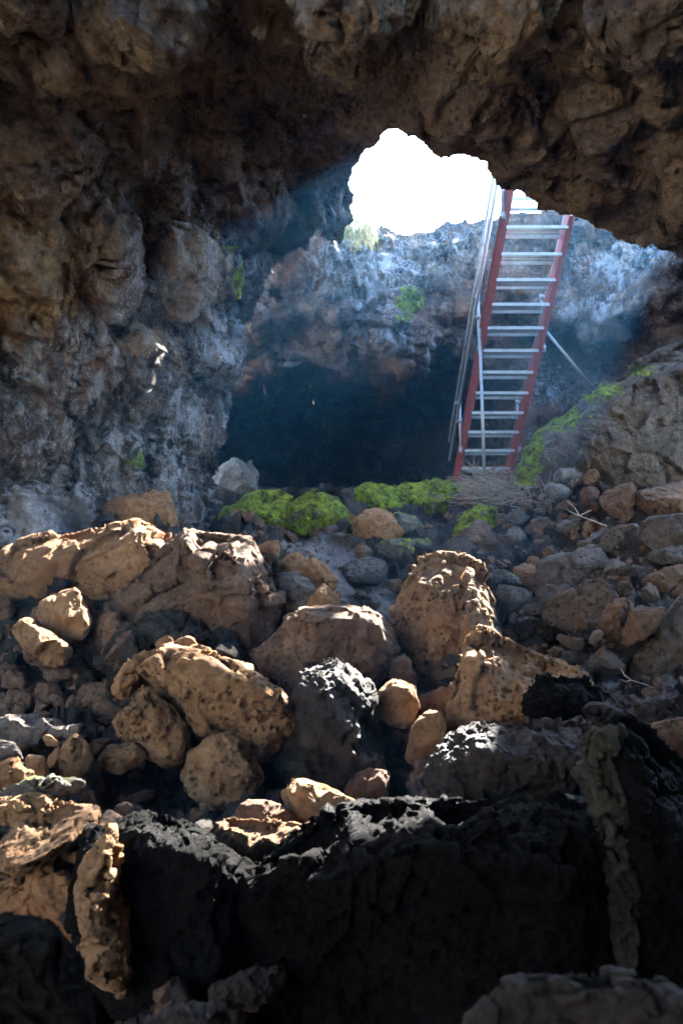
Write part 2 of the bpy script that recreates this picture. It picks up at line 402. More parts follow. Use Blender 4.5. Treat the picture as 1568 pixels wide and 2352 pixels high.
def sub(name, sel, mat, kind_label):
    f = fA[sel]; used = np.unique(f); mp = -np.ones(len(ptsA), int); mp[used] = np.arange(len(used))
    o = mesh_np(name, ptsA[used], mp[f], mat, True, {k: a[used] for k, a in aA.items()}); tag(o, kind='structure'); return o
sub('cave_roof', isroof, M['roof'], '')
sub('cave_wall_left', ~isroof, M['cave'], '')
# collar (the roof is about a metre and a half thick where it is broken through)
def collar():
    e = {}
    for q in fA:
        for k in range(4):
            a, b = q[k], q[(k+1) % 4]; key = (min(a, b), max(a, b)); e[key] = None if key in e else (a, b)
    es = [x for x in e.values() if x is not None]
    es = [x for x in es if dist_poly(uA[[x[0]]], vA[[x[0]]], LIP[:38])[0] < 26 and uA[x[0]] > 790 and vA[x[0]] < 640]
    idx = sorted({i for x in es for i in x}); mp = {i: k for k, i in enumerate(idx)}
    base = ptsA[idx]; n = len(idx); rings = []
    for k in range(7):
        t = k/6.0
        rad = base-CAM; rad /= np.linalg.norm(rad, axis=1)[:, None]
        off = np.array([0, -.25, 1.0])*(.75*t)+rad*.05*t
        off = np.repeat(off[None, :], n, 0) if off.ndim == 1 else off
        r = base+off
        if k: r = r+.12*np.stack([fbm(r*2+s, 3, 70+s) for s in range(3)], 1)*t-np.array([0, .0, 0])
        rings.append(r)
    v = np.concatenate(rings); f = []
    for k in range(6):
        for a, b in es: f.append([k*n+mp[a], k*n+mp[b], (k+1)*n+mp[b], (k+1)*n+mp[a]])
    o = mesh_np('cave_roof_rim', v, np.array(f), M['cave'], True, {'white': np.full(len(v), .3), 'ochre': np.zeros(len(v)), 'moss': np.zeros(len(v))})
    tag(o, kind='structure')
collar()
def build_sun_block():  # unseen outer skin added over the roof to stop sun leaking in
    u = np.arange(-720, 2440, 22.); v = np.arange(-440, 700, 22.)
    U, V = np.meshgrid(u, v)
    D = shep(U, V, ctrlA, 60, 1.7)
    keep = ~in_poly(U, V, polyA) & (dist_poly(U, V, LIP) > 45) & ((U < 760) | (V < 640))
    pts = P(U, V, D).reshape(-1, 3); rad = pts-CAM; rad /= np.linalg.norm(rad, axis=1)[:, None]
    pts = pts+rad*.55+np.array([0, 0, .45]); f = grid_faces(len(u), len(v)); f = f[keep.ravel()[f].all(1)]
    used = np.unique(f); mp = -np.ones(len(pts), int); mp[used] = np.arange(len(used))
    tag(mesh_np('hillside_sun_block', pts[used], mp[f], M['ground'], True), kind='structure')
build_sun_block()

# B: the far wall beyond the hole, the dark tunnel mouth under it, the right wall
SKY_B = [(500, 420), (700, 440), (770, 470), (800, 512), (815, 528), (832, 520), (845, 512), (862, 522), (872, 518), (886, 520), (900, 533), (925, 540), (950, 537), (968, 530), (990, 528),
         (1005, 520), (1018, 508), (1030, 505), (1040, 514), (1052, 508), (1066, 503), (1078, 512), (1100, 505), (1120, 498), (1135, 502), (1160, 490), (1200, 485), (1300, 490), (1345, 500), (1400, 522), (1480, 545), (1530, 520), (1590, 420), (1640, 300), (1700, 270), (2600, 260)]
MOUTH = [(430, 940), (500, 900), (560, 880), (620, 862), (650, 850), (700, 838), (740, 842), (800, 852), (850, 850), (900, 848), (950, 832), (985, 800), (1010, 772), (1040, 800), (1060, 822), (1100, 840), (1140, 850), (1180, 870), (1200, 920), (1212, 980), (1215, 1060), (1210, 1200)]
ctrlB = [(815, 530, 10.6), (850, 520, 11.0), (925, 545, 11.4), (1050, 510, 11.8), (1135, 505, 12.0), (1300, 470, 11.4), (1400, 520, 10.8), (1640, 300, 7.2), (1500, 540, 10.2), (1580, 420, 9.0), (1700, 300, 6.6), (1600, 480, 8.6), (1850, 320, 6.2), (1800, 520, 8.2), (2300, 560, 8.5),
         (700, 600, 9.9), (600, 700, 9.9), (500, 800, 10.4), (450, 1000, 10.6), (850, 650, 10.3), (800, 730, 9.9), (900, 740, 9.7), (860, 830, 10.4), (700, 820, 10.3), (1000, 700, 10.7), (1040, 780, 11.0), (1150, 800, 11.4),
         (1300, 700, 10.9), (1450, 620, 9.9), (1568, 640, 9.5), (1568, 760, 9.3), (1450, 760, 9.8), (1380, 850, 10.6), (1280, 920, 10.9), (1250, 1080, 10.8), (1800, 760, 8.6), (2300, 800, 7.6), (1568, 1000, 9.2), (1800, 1200, 8.0)]
def build_B():
    u = np.concatenate([np.arange(380, 560, 6), np.arange(560, 1600, 3.2), np.arange(1600, 2500, 14)]); v = np.arange(250, 1330, 3.2)
    U, V = np.meshgrid(u, v); nu, nv = len(u), len(v)
    D = shep(U, V, ctrlB, 45, 1.8)
    poly = MOUTH+[(1210, 2000), (430, 2000)]
    jg = 12*perlin(np.stack([U.ravel()/38, V.ravel()/38, 0*U.ravel()], 1), 6).reshape(U.shape)
    inside = in_poly(U, V+jg, poly)
    dm = dist_poly(U, V+jg, MOUTH)
    tun = sstep(0, 130, dm)**.8*inside
    deep = 17.5+1.2*np.cos((U-850)/200.)
    D = D+(deep-D)*tun
    # ledges on the right wall
    led = sstep(1180, 1300, U)*(1-tun)
    D += led*(.45*np.sin((V-560+.25*(U-1300)+20*np.sin(U/60.))/34.0)*.8)
    pts = P(U, V, D).reshape(-1, 3); f = grid_faces(nu, nv)
    sj = 6*perlin(np.stack([U.ravel()/20, V.ravel()/20, 0*U.ravel()+3], 1), 14).reshape(U.shape)
    xs = np.array([a for a, b in SKY_B]); ys = np.array([b for a, b in SKY_B])
    keep = (V+sj >= np.interp(U, xs, ys)).ravel()
    dt = np.abs(V-np.interp(U, xs, ys)).ravel()
    mask = (.25+.75*sstep(0, 60, dt))*(1-.3*tun.ravel())
    pts = crag(pts, f, 1.0, 31, mask, .95)
    uu, vv = U.ravel(), V.ravel()
    white = blob(uu, vv, [(870, 640, 110, 110, 1.0), (1010, 580, 120, 80, .7), (960, 560, 160, 60, .6), (1400, 600, 120, 60, 1.1), (1540, 600, 90, 50, 1.1), (1380, 740, 160, 70, .9), (900, 790, 150, 50, .8), (1250, 900, 80, 100, .6), (760, 580, 60, 90, 1), (660, 820, 60, 30, .8)])
    ochre = blob(uu, vv, [(1480, 700, 150, 30, .5)])
    moss = blob(uu, vv, [(945, 695, 38, 30, 1.1), (930, 730, 26, 20, .8), (850, 560, 30, 34, .6), (945, 590, 28, 40, .45), (1005, 620, 14, 20, .6), (790, 545, 20, 25, .9)])
    fk = f[keep[f].all(1)]
    used = np.unique(fk); mp = -np.ones(len(pts), int); mp[used] = np.arange(len(used))
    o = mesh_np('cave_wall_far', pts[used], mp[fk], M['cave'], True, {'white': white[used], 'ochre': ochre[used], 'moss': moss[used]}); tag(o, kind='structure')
build_B()

# the rest of the chamber beside and behind the camera, with an added opening for fill light
def build_rear():
    nt, ny = 170, 130
    th = np.linspace(0, 2*math.pi, nt); yy = np.linspace(0, 1, ny)
    T, Y = np.meshgrid(th, yy); cx, sz = np.sin(T), np.cos(T)
    yfront = 2.7+3.2*(1-sstep(-.6, .75, sz)); yw = yfront+(-8.5-yfront)*Y
    shrink = np.sqrt(np.maximum(0, 1-(np.clip((Y-.55)/.45, 0, 1))**2))
    X = cx*5.2*shrink; Z = 1.5+sz*np.where(sz > 0, 4.0, 2.7)*shrink
    pts = np.stack([X, yw, Z], -1).reshape(-1, 3); f = grid_faces(nt, ny)
    n = vnormals(pts, f)
    pts = pts+n*(.3*fbm(pts/1.2, 3, 55)+.1*ridged(pts/.5, 2, 56))[:, None]
    # added opening low in the left side, behind the viewer, for fill light
    y0, z0, ry, rz = FILL_MOUTH
    q = ((pts[:, 1]-y0)/ry)**2+((pts[:, 2]-z0)/rz)**2+.35*fbm(pts/.8, 2, 60)
    keep = ~((q < 1) & (pts[:, 0] < -.8))
    f = f[keep[f].all(1)]; z = np.zeros(len(pts))
    o = mesh_np('cave_wall_rear', pts, f, M['roof'], True, {'white': z+.3, 'ochre': z+.6, 'moss': z}); tag(o, kind='structure')
    # added pale slope outside it, bouncing warm sunlight in as fill
    u = np.linspace(-14, 12, 70); w = np.linspace(0, 1, 50); U, W = np.meshgrid(u, w)
    pts = np.stack([-5.6-7.5*W, U-1, -1.0+7.5*W**1.2], -1).reshape(-1, 3)
    pts[:, 0] += .5*fbm(pts/2.0, 3, 61)
    tag(mesh_np('bounce_slope', pts, grid_faces(70, 50), M['pale'], True), kind='structure')
FILL_MOUTH = (-2.6, 2.0, 4.2, 2.6)
build_rear()

# ------------------------------------------------------------------ boulders
FR = {'Z': (1, 0, 0), 'A': (.5, 0, 1105), 'B': (.5, 784, 1105), 'C': (.5, 0, 1693), 'D': (.5, 784, 1693), 'E': (.5, 0, 588), 'F': (.5, 784, 588),
      'G': (.7101/2.2147, 1065.2, 1050.9), 'H': (.7101/1.96, 497.1, 1050.9), 'K': (.7101/2.24, 0, 1491.2)}
FLOOR_PTS = []
ROCKN = [0]; PLANE = 1.0
def make_rock(fr, label, d, mat, outline, ridge=None, T=.6, rough=1.0, cell=1.0, moss=None, bulge=.22, cat='boulder', group=None, pits=0, res=3.0, name='boulder', gap=.22):
    ROCKN[0] += 1; seed = ROCKN[0]*7
    k, ox, oy = FR[fr]
    ol = [(x[0]*k+ox, x[1]*k+oy) for x in outline]
    m0 = np.mean(ol, 0); grow = 1.11 if ridge is None else 1.04
    if fr == 'G' and ridge is None: grow = 1.20
    if mat == 'mossy': grow = 1.14; rough = 1.3
    ol = [(m0[0]+(a-m0[0])*grow, m0[1]+(b-m0[1])*grow) for a, b in ol]
    # resample the outline a little finer so that facets stay small
    A = np.array(ol); w, h = np.ptp(A[:, 0]), np.ptp(A[:, 1]); cu, cv = A.mean(0)
    s = math.sqrt(w*h)*d/F
    rs = np.random.RandomState(seed)
    def dz_out(p):
        t = (cv-p[1])/(h/2+1e-6); q = (p[0]-cu)/(w/2+1e-6)
        return s*(-.27*max(0, t)+.12*max(0, -t)-.08*q*q)
    pts2 = list(ol); dz = [dz_out(p) for p in ol]; n = len(ol)
    if ridge is None:
        ridge_p = []
        for i, p in enumerate(ol):
            if i % 2 and n > 9: continue
            t = (cv-p[1])/(h/2)
            kk = .15 if t > .1 else .24
            kk *= rs.uniform(.8, 1.25)
            ridge_p.append((p[0]+(cu-p[0])*kk*1.1, p[1]+(cv-p[1])*kk, bulge*rs.uniform(.7, 1.2)))
        ridge_p.append((cu+w*.05*rs.randn(), cv+h*.05*rs.randn(), bulge*1.35))
    else:
        ridge_p = [(x[0]*k+ox, x[1]*k+oy, x[2] if len(x) > 2 else bulge) for x in ridge]
    for (a, b, c) in ridge_p: pts2.append((a, b)); dz.append(c*s)
    vs2 = [Vector(p) for p in pts2]
    eds = [(i, (i+1) % n) for i in range(n)]
    r = geometry.delaunay_2d_cdt(vs2, eds, [], 1, 0.01, True)
    V2 = np.array([tuple(p) for p in r[0]]); tris = [tuple(t) for t in r[2]]
    src = r[3]; dzz = np.array([dz[src[i][0]] if src[i] else 0.0 for i in range(len(V2))])
    # boundary of the front sheet
    e = {}
    for t in tris:
        for a, b in ((t[0], t[1]), (t[1], t[2]), (t[2], t[0])):
            if (b, a) in e: del e[(b, a)]
            else: e[(a, b)] = 1
    front = P(V2[:, 0], V2[:, 1], d-dzz)
    m = len(V2); ctr = np.array([cu, cv])
    isb = np.zeros(m, bool)
    for a, b in e: isb[a] = isb[b] = True
    # back sheet: smaller outline further away, with true thickness
    Vb = V2.copy(); Vb[isb] = ctr+(V2[isb]-ctr)*.80
    db = d+T*s*np.where(isb, .62, 1.0)*(1+.12*rs.randn(m))
    mid = ctr+(V2-ctr)*.97
    midp = P(mid[:, 0], mid[:, 1], d+T*s*.3)
    back = P(Vb[:, 0], Vb[:, 1], np.maximum(db, d+.40*s))
    verts = np.concatenate([front, back, midp]); faces = [t for t in tris]+[(t[2]+m, t[1]+m, t[0]+m) for t in tris]
    for a, b in e: faces += [(b, a, a+2*m, b+2*m), (b+2*m, a+2*m, a+m, b+m)]
    me = bpy.data.meshes.new('t'); me.from_pydata([tuple(q) for q in verts], [], faces); me.update()
    to = bpy.data.objects.new('t', me); COL.objects.link(to)
    sbm = to.modifiers.new('r', 'REMESH'); sbm.mode = 'VOXEL'
    vox = max(res*(d-.1*s)/F, s/190.0); sbm.voxel_size = vox
    dg = bpy.context.evaluated_depsgraph_get(); ev = to.evaluated_get(dg); em = ev.to_mesh()
    nv = len(em.vertices); v = np.empty(nv*3); em.vertices.foreach_get('co', v); v = v.reshape(-1, 3)
    nl = len(em.loops); li = np.empty(nl, np.int32); em.loops.foreach_get('vertex_index', li)
    nf = len(em.polygons); f = li.reshape(nf, -1) if nl == nf*4 else None
    ev.to_mesh_clear(); bpy.data.objects.remove(to); bpy.data.meshes.remove(me)
    if f is None or nv < 50: print('REMESH odd', label, nv, nl, nf); return None
    # smooth twice (laplacian) to soften the voxel steps
    for it in range(1 if vox < s/60 else 1):
        acc = np.zeros_like(v); cnt = np.bincount(f.ravel(), minlength=nv).astype(float)*2
        for a in range(4):
            nb = f[:, (a+1) % 4]; pb = f[:, (a+3) % 4]
            for c in range(3): acc[:, c] += np.bincount(f[:, a], v[nb, c]+v[pb, c], nv)
        v = v*.4+.6*acc/cnt[:, None]
    # break it along flat planes, as fallen basalt does
    cen = v.mean(0); auto = ridge is None
    for kk_ in range(16 if auto else 11):
        nn = rs.normal(size=3); nn[1] = -abs(nn[1])*1.5 if kk_ % 4 else nn[1]*.3; nn /= np.linalg.norm(nn)
        pr = (v-cen)@nn; cut = pr.max()-s*(rs.uniform(.05, .13) if auto else rs.uniform(.025, .07))*(1.0 if kk_ % 4 else .3)*(1.6 if fr == 'G' and auto else 1.0)
        v = v-np.outer(np.maximum(0, pr-cut)*.95, nn)
    nrm = vnormals(v, f); ss = min(s, 1.2)
    off = seed*3.7
    # chipped facets, then broken grain
    wp = .12*ss*np.stack([perlin((v+off)/(.5*ss)+c, seed+c) for c in range(3)], 1)
    fh, cid, e = facets((v+off+wp)/(.5*ss*cell), seed)
    dd = ss*(.055*fh+.018*(cid-.5))*rough+.028*ss*fbm((v+off)/(.6*ss), 2, seed+1)*rough
    v = v+nrm*dd[:, None]; nrm = vnormals(v, f)
    fh, cid, e = facets((v+off+wp)/(.19*ss*cell), seed+2)
    dd = ss*.028*fh*rough+ss*.006*(cid-.5)*rough+ss*.014*fbm((v+off)/(.17*ss), 4, seed+3, .6)*rough
    if pits:
        dd -= pits*.014*sstep(.2, .5, perlin((v+off)/.05, seed+6))+pits*.010*sstep(.3, .6, perlin((v+off)/.12, seed+5))
    if mat in ('black', 'dark', 'edge') and d > 1.6:
        dd += .005*ridged((v+off+wp)/.13, 2, seed+8)*ss+.017*fbm((v+off)/.034, 3, seed+9, .6)
    if mat == 'mossy': dd += .018*fbm((v+off)/.22, 3, seed+8, .5)
    if d < 1.6: dd += .012*fbm((v+off)/.05, 3, seed+8, .6)
    dd += vox*.55*fbm((v+off)/(vox*4.0), 2, seed+4)
    v = v+nrm*dd[:, None]
    at = None
    if moss is not None:
        if isinstance(moss, list):
            q = v-CAM; dep = q[:, 1]*CP+q[:, 2]*SP
            at = {'moss': blob(784+q[:, 0]/dep*F, 1176-(q[:, 2]*CP-q[:, 1]*SP)/dep*F, moss)}
        else: at = {'moss': np.full(len(v), moss)}
    og = np.array([v[:, 0].mean(), v[:, 1].mean(), v[:, 2].min()])
    o = mesh_np(name, v, f, M[mat], True, at, og)
    tag(o, label, cat, group)
    if d < 1.7: return o
    FLOOR_PTS.append((cu, cv+h*.1, d+T*s*.5+gap))
    for (a, b) in ol[::3]: FLOOR_PTS.append((a, b, d+T*s*.5+gap))
    return o
R = make_rock
# --- left side, middle distance
R('A', 'long tan slab with a sunlit top edge lying below the left cave wall', 5.4, 'tan',
  [(-90, 370), (0, 348), (60, 312), (150, 302), (300, 272), (400, 238), (480, 208), (560, 190), (610, 180), (700, 214), (780, 266), (812, 315), (826, 385), (800, 425), (700, 500), (600, 545), (500, 574), (440, 572), (400, 520), (300, 490), (200, 552), (80, 545), (-90, 515)],
  [(-60, 400, .1), (100, 345, .1), (160, 330, .12), (250, 350, .14), (390, 300, .14), (520, 255, .13), (560, 285, .15), (640, 245, .14), (700, 262, .14), (770, 320, .12), (790, 390, .10), (600, 400, .17), (400, 420, .17), (180, 450, .15), (540, 510, .10), (60, 470, .12)], T=.55, cell=.9)
R('A', 'square brown block standing behind the long tan slab against the left wall', 6.9, 'tan',
  [(480, 95), (540, 72), (620, 62), (700, 50), (770, 52), (796, 100), (806, 160), (820, 190), (815, 240), (720, 290), (600, 290), (480, 280)], [(500, 105, .15), (620, 90, .2), (740, 85, .2), (690, 180, .26), (580, 200, .22), (780, 170, .1)], cell=1.2)
R('A', 'rugged brown outcrop with golden upright ribs and a glittering lit shoulder', 4.95, 'brown',
  [(826, 330), (800, 292), (830, 262), (870, 238), (912, 270), (920, 300), (955, 285), (1000, 300), (1060, 296), (1090, 276), (1140, 272), (1190, 298), (1222, 345), (1262, 400), (1290, 470), (1308, 510), (1262, 585), (1240, 690), (1200, 780), (1120, 900), (960, 900), (905, 780), (760, 760), (600, 830), (470, 850), (400, 800), (385, 740), (410, 640), (500, 602), (620, 545), (720, 480), (800, 420)],
  [(860, 290, .2), (880, 360, .24), (905, 330, .16), (930, 350, .24), (1000, 340, .12), (1060, 330, .23), (1090, 380, .18), (1100, 440, .2), (1180, 420, .1), (1230, 480, .17), (1270, 515, .15), (1120, 600, .2), (960, 520, .25), (820, 560, .22), (1180, 700, .14), (1000, 760, .15), (640, 640, .22), (700, 700, .1), (480, 720, .24), (560, 760, .15), (1060, 840, .1)], T=.4, rough=1.25, pits=.8)
R('A', 'heart shaped tan stone tucked under the long tan slab', 4.75, 'tan',
  [(172, 610), (190, 560), (235, 520), (290, 494), (345, 500), (372, 540), (368, 570), (395, 600), (408, 645), (385, 700), (330, 752), (290, 718), (230, 680), (190, 640)], cell=1.3)
R('A', 'brown stone wedged between the heart shaped stone and the outcrop', 4.95, 'brown',
  [(350, 560), (400, 548), (442, 592), (446, 640), (420, 700), (370, 720), (340, 660)])
R('A', 'tapering tan stone leaning below the heart shaped stone on the left', 4.5, 'tan',
  [(58, 650), (80, 632), (130, 636), (200, 672), (270, 722), (318, 770), (316, 800), (285, 845), (240, 862), (190, 805), (110, 745), (75, 690)], cell=1.2)
R('A', 'upright triangular tan flake behind the glittering shoulder', 5.6, 'tan', [(1180, 296), (1230, 280), (1274, 265), (1282, 330), (1276, 390), (1210, 400), (1180, 350)], T=.5, bulge=.12)
R('H', 'tan stone with a curved sunlit crest left of the gravel path', 5.5, 'tan', [(372, 682), (420, 640), (480, 606), (560, 620), (640, 655), (702, 700), (712, 740), (760, 775), (758, 830), (740, 870), (640, 860), (520, 800), (400, 740)],
  [(410, 680, .12), (480, 635, .2), (620, 680, .2), (690, 730, .18), (560, 720, .3), (720, 800, .15), (640, 790, .25)])
R('H', 'pale stone with a bright white glinting cap beside the crested tan stone', 5.15, 'grey', [(385, 740), (430, 722), (490, 724), (560, 745), (610, 790), (632, 815), (600, 900), (565, 960), (480, 990), (410, 990), (395, 880)],
  [(400, 775, .15), (500, 775, .2), (570, 830, .25), (560, 880, .2), (470, 900, .25)])
R('H', 'small tan rounded stone with a sunlit rim at the edge of the path', 4.9, 'tan', [(568, 950), (590, 890), (640, 820), (690, 795), (718, 820), (730, 860), (770, 890), (775, 970), (700, 985), (600, 985)], [(600, 930, .15), (660, 850, .22), (700, 890, .3), (690, 950, .25), (740, 930, .15)])
R('Z', 'wide brown boulder with a thin lit crest in the middle of the slope', 4.4, 'brown',
  [(588, 1508), (612, 1480), (640, 1442), (660, 1418), (690, 1403), (740, 1400), (775, 1402), (800, 1402), (835, 1400), (862, 1412), (885, 1435), (905, 1460), (910, 1490), (905, 1520), (892, 1552), (860, 1590), (800, 1600), (700, 1610), (640, 1590), (600, 1545)],
  [(615, 1500, .08), (665, 1435, .16), (700, 1418, .2), (760, 1425, .18), (790, 1425, .2), (850, 1430, .2), (880, 1475, .16), (700, 1480, .26), (790, 1500, .16), (850, 1520, .2), (680, 1550, .2)], T=.6, cell=.8, rough=1.3)
R('B', 'tallest tan boulder with a sunlit ribbed top right of the path', 4.75, 'porous',
  [(232, 600), (262, 555), (300, 500), (325, 470), (330, 410), (350, 370), (390, 340), (440, 334), (500, 338), (545, 350), (570, 378), (610, 372), (645, 392), (670, 430), (690, 480), (706, 545), (712, 620), (718, 700), (690, 760), (640, 780), (590, 830), (560, 900), (530, 950), (470, 965), (400, 960), (345, 905), (320, 830), (285, 760), (268, 720), (285, 660), (250, 640)],
  [(340, 462, .16), (420, 478, .2), (480, 520, .22), (520, 565, .24), (600, 580, .22), (660, 590, .16), (690, 680, .12), (360, 400, -.02), (470, 400, .02), (590, 440, .05), (420, 620, .26), (540, 700, .28), (360, 700, .2), (440, 820, .24), (500, 900, .18), (300, 560, .08), (620, 720, .16), (390, 900, .12)], T=.5, pits=1.2, rough=1.2)
R('B', 'wedge shaped boulder with a long wet black back sliding down to the right', 3.95, 'porous',
  [(470, 1140), (482, 1060), (540, 950), (556, 880), (560, 800), (590, 745), (635, 688), (680, 706), (740, 742), (820, 795), (900, 858), (980, 900), (1050, 925), (1110, 900), (1160, 935), (1210, 980), (1260, 1030), (1240, 1080), (1150, 1110), (1000, 1120), (850, 1130), (700, 1150), (560, 1170)],
  [(590, 820, .16), (622, 860, .2), (650, 930, .24), (740, 1010, .26), (820, 1060, .26), (880, 1110, .24), (560, 1000, .15), (600, 1080, .2), (700, 1100, .24), (700, 800, .1), (900, 960, .14), (1050, 1010, .14), (1160, 1030, .1)], T=.4, rough=1.2, pits=1.0)
R('B', 'dark wet lobe at the foot of the wedge shaped boulder', 3.55, 'black', [(850, 990), (940, 905), (1020, 920), (1110, 905), (1160, 940), (1215, 985), (1290, 1040), (1270, 1090), (1150, 1120), (1010, 1130), (880, 1120), (820, 1060)], bulge=.06, T=.4, rough=1.5)
R('Z', 'big dark pitted boulder with a sunlit crest at the centre left', 3.75, 'porous',
  [(298, 1540), (312, 1512), (345, 1495), (380, 1487), (430, 1488), (465, 1494), (500, 1512), (530, 1528), (575, 1542), (610, 1555), (645, 1572), (665, 1600), (672, 1640), (668, 1695), (640, 1745), (600, 1762), (560, 1730), (520, 1700), (480, 1695), (440, 1700), (420, 1660), (405, 1615), (380, 1590), (340, 1580), (312, 1568)],
  [(312, 1530, .12), (350, 1506, .2), (420, 1508, .22), (470, 1520, .24), (520, 1548, .24), (580, 1568, .22), (630, 1598, .2), (652, 1650, .12), (380, 1550, .26), (450, 1600, .3), (540, 1640, .26), (480, 1660, .26), (600, 1700, .18)], T=.55, pits=1.3, rough=1.1)
R('K', 'tan boulder split by a dark shadowed face under the big pitted boulder', 3.6, 'porous',
  [(832, 530), (880, 440), (960, 350), (1035, 270), (1120, 300), (1200, 380), (1290, 470), (1340, 540), (1380, 640), (1370, 760), (1300, 850), (1190, 870), (1090, 790), (1000, 700), (900, 630)],
  [(850, 530, .1), (905, 450, .13), (1080, 540, .2), (1200, 600, .2), (1300, 630, .16), (1150, 420, .0), (1040, 360, -.02), (1260, 540, .02), (1100, 690, .22), (1230, 760, .2)], pits=1.0)
R('A', 'small pointed tan stone perched on the crest of the big pitted boulder', 3.95, 'tan', [(708, 762), (730, 728), (768, 705), (790, 722), (806, 770), (760, 790)])
R('A', 'small flat topped stone beside the pointed stone on the pitted boulder', 3.95, 'tan', [(800, 765), (802, 718), (850, 712), (890, 722), (920, 775), (880, 792)])
R('C', 'egg shaped pitted stone below the big pitted boulder', 3.45, 'porous',
  [(848, 190), (860, 140), (880, 85), (930, 40), (980, 10), (1040, 5), (1110, 30), (1170, 90), (1190, 180), (1180, 270), (1140, 330), (1060, 345), (980, 320), (920, 290), (885, 262), (862, 240)], pits=1.0, T=.7)
R('Z', 'tall dark ribbed boulder in the centre between the pitted boulder and the small pale stone', 3.7, 'dark',
  [(668, 1620), (690, 1570), (700, 1535), (720, 1522), (768, 1519), (785, 1530), (812, 1552), (845, 1578), (858, 1610), (852, 1650), (872, 1700), (890, 1740), (872, 1790), (820, 1820), (740, 1815), (660, 1805), (632, 1790), (650, 1740), (672, 1690)],
  [(705, 1580, .18), (720, 1560, .2), (770, 1550, .18), (800, 1575, .22), (835, 1610, .16), (740, 1620, .3), (720, 1700, .3), (790, 1700, .28), (830, 1760, .2), (690, 1760, .22)], T=.5, pits=.8, rough=1.4)
R('B', 'small pale brown stone with a flat lit top beside the central dark boulder', 3.9, 'tan', [(155, 1010), (170, 975), (205, 930), (250, 908), (300, 930), (342, 942), (350, 1000), (345, 1060), (295, 1140), (215, 1120), (150, 1070)], [(190, 980, .2), (250, 935, .22), (320, 960, .18), (260, 1030, .3), (300, 1090, .2)])
R('B', 'rounded shaded stone under the tallest tan boulder', 4.2, 'tan', [(350, 1000), (400, 975), (460, 955), (530, 960), (525, 1010), (490, 1060), (430, 1080), (370, 1075)])
R('Z', 'smooth tan stone under the wedge shaped boulder', 3.75, 'tan', [(935, 1738), (942, 1690), (955, 1660), (985, 1636), (1010, 1640), (1024, 1670), (1015, 1700), (995, 1740), (965, 1762), (945, 1755)])
R('B', 'small block in the gap left of the tallest tan boulder foot', 4.3, 'brown', [(226, 900), (236, 820), (280, 795), (315, 820), (342, 900), (340, 950), (290, 935), (240, 925)])
R('D', 'dim round brown stone in the shadow left of the long dark ledge', 3.5, 'brown', [(10, 250), (25, 195), (70, 160), (140, 148), (200, 165), (228, 215), (220, 260), (170, 305), (90, 300), (30, 285)])
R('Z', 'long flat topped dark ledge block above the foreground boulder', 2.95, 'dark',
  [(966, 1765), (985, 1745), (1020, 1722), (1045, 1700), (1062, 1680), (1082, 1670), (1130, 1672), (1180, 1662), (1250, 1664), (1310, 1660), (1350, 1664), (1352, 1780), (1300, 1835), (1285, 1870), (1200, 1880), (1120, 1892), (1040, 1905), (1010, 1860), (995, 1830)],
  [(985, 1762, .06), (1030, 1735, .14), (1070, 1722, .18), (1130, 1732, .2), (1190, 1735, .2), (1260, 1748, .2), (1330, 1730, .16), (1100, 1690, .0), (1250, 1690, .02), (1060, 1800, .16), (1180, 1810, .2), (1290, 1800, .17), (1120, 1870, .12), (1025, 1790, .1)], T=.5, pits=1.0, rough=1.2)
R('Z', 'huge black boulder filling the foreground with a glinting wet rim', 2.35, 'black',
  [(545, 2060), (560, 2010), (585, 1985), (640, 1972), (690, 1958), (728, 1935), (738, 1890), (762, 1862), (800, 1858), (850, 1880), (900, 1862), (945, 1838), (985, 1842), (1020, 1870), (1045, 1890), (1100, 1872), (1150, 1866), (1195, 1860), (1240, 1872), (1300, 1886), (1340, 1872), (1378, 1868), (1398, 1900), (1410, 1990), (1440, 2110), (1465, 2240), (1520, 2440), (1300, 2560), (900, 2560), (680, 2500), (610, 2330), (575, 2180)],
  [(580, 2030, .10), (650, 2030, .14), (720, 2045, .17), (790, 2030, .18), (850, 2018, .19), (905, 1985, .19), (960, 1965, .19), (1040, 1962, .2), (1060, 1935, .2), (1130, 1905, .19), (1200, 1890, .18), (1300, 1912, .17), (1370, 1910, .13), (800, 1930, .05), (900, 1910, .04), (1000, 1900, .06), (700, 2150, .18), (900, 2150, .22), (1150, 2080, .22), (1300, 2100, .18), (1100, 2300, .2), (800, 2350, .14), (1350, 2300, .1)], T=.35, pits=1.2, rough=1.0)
R('Z', 'black boulder with a thin lit tan left edge and sparkling lit crest at lower left', 2.45, 'black',
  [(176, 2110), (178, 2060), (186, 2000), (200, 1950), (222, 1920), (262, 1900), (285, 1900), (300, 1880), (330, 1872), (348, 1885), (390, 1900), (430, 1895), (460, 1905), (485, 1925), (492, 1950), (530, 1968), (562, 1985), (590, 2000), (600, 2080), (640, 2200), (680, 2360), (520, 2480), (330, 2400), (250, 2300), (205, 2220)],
  [(225, 1950, .08), (245, 2010, .14), (250, 2080, .18), (262, 2150, .16), (285, 1918, .16), (345, 1932, .2), (395, 1950, .2), (440, 1975, .2), (500, 1988, .18), (560, 2010, .14), (400, 2080, .24), (350, 2200, .2), (500, 2150, .22), (520, 2300, .14), (330, 1900, .05), (440, 1925, .06), (240, 2180, .08)], T=.35, pits=1.4, rough=1.0)
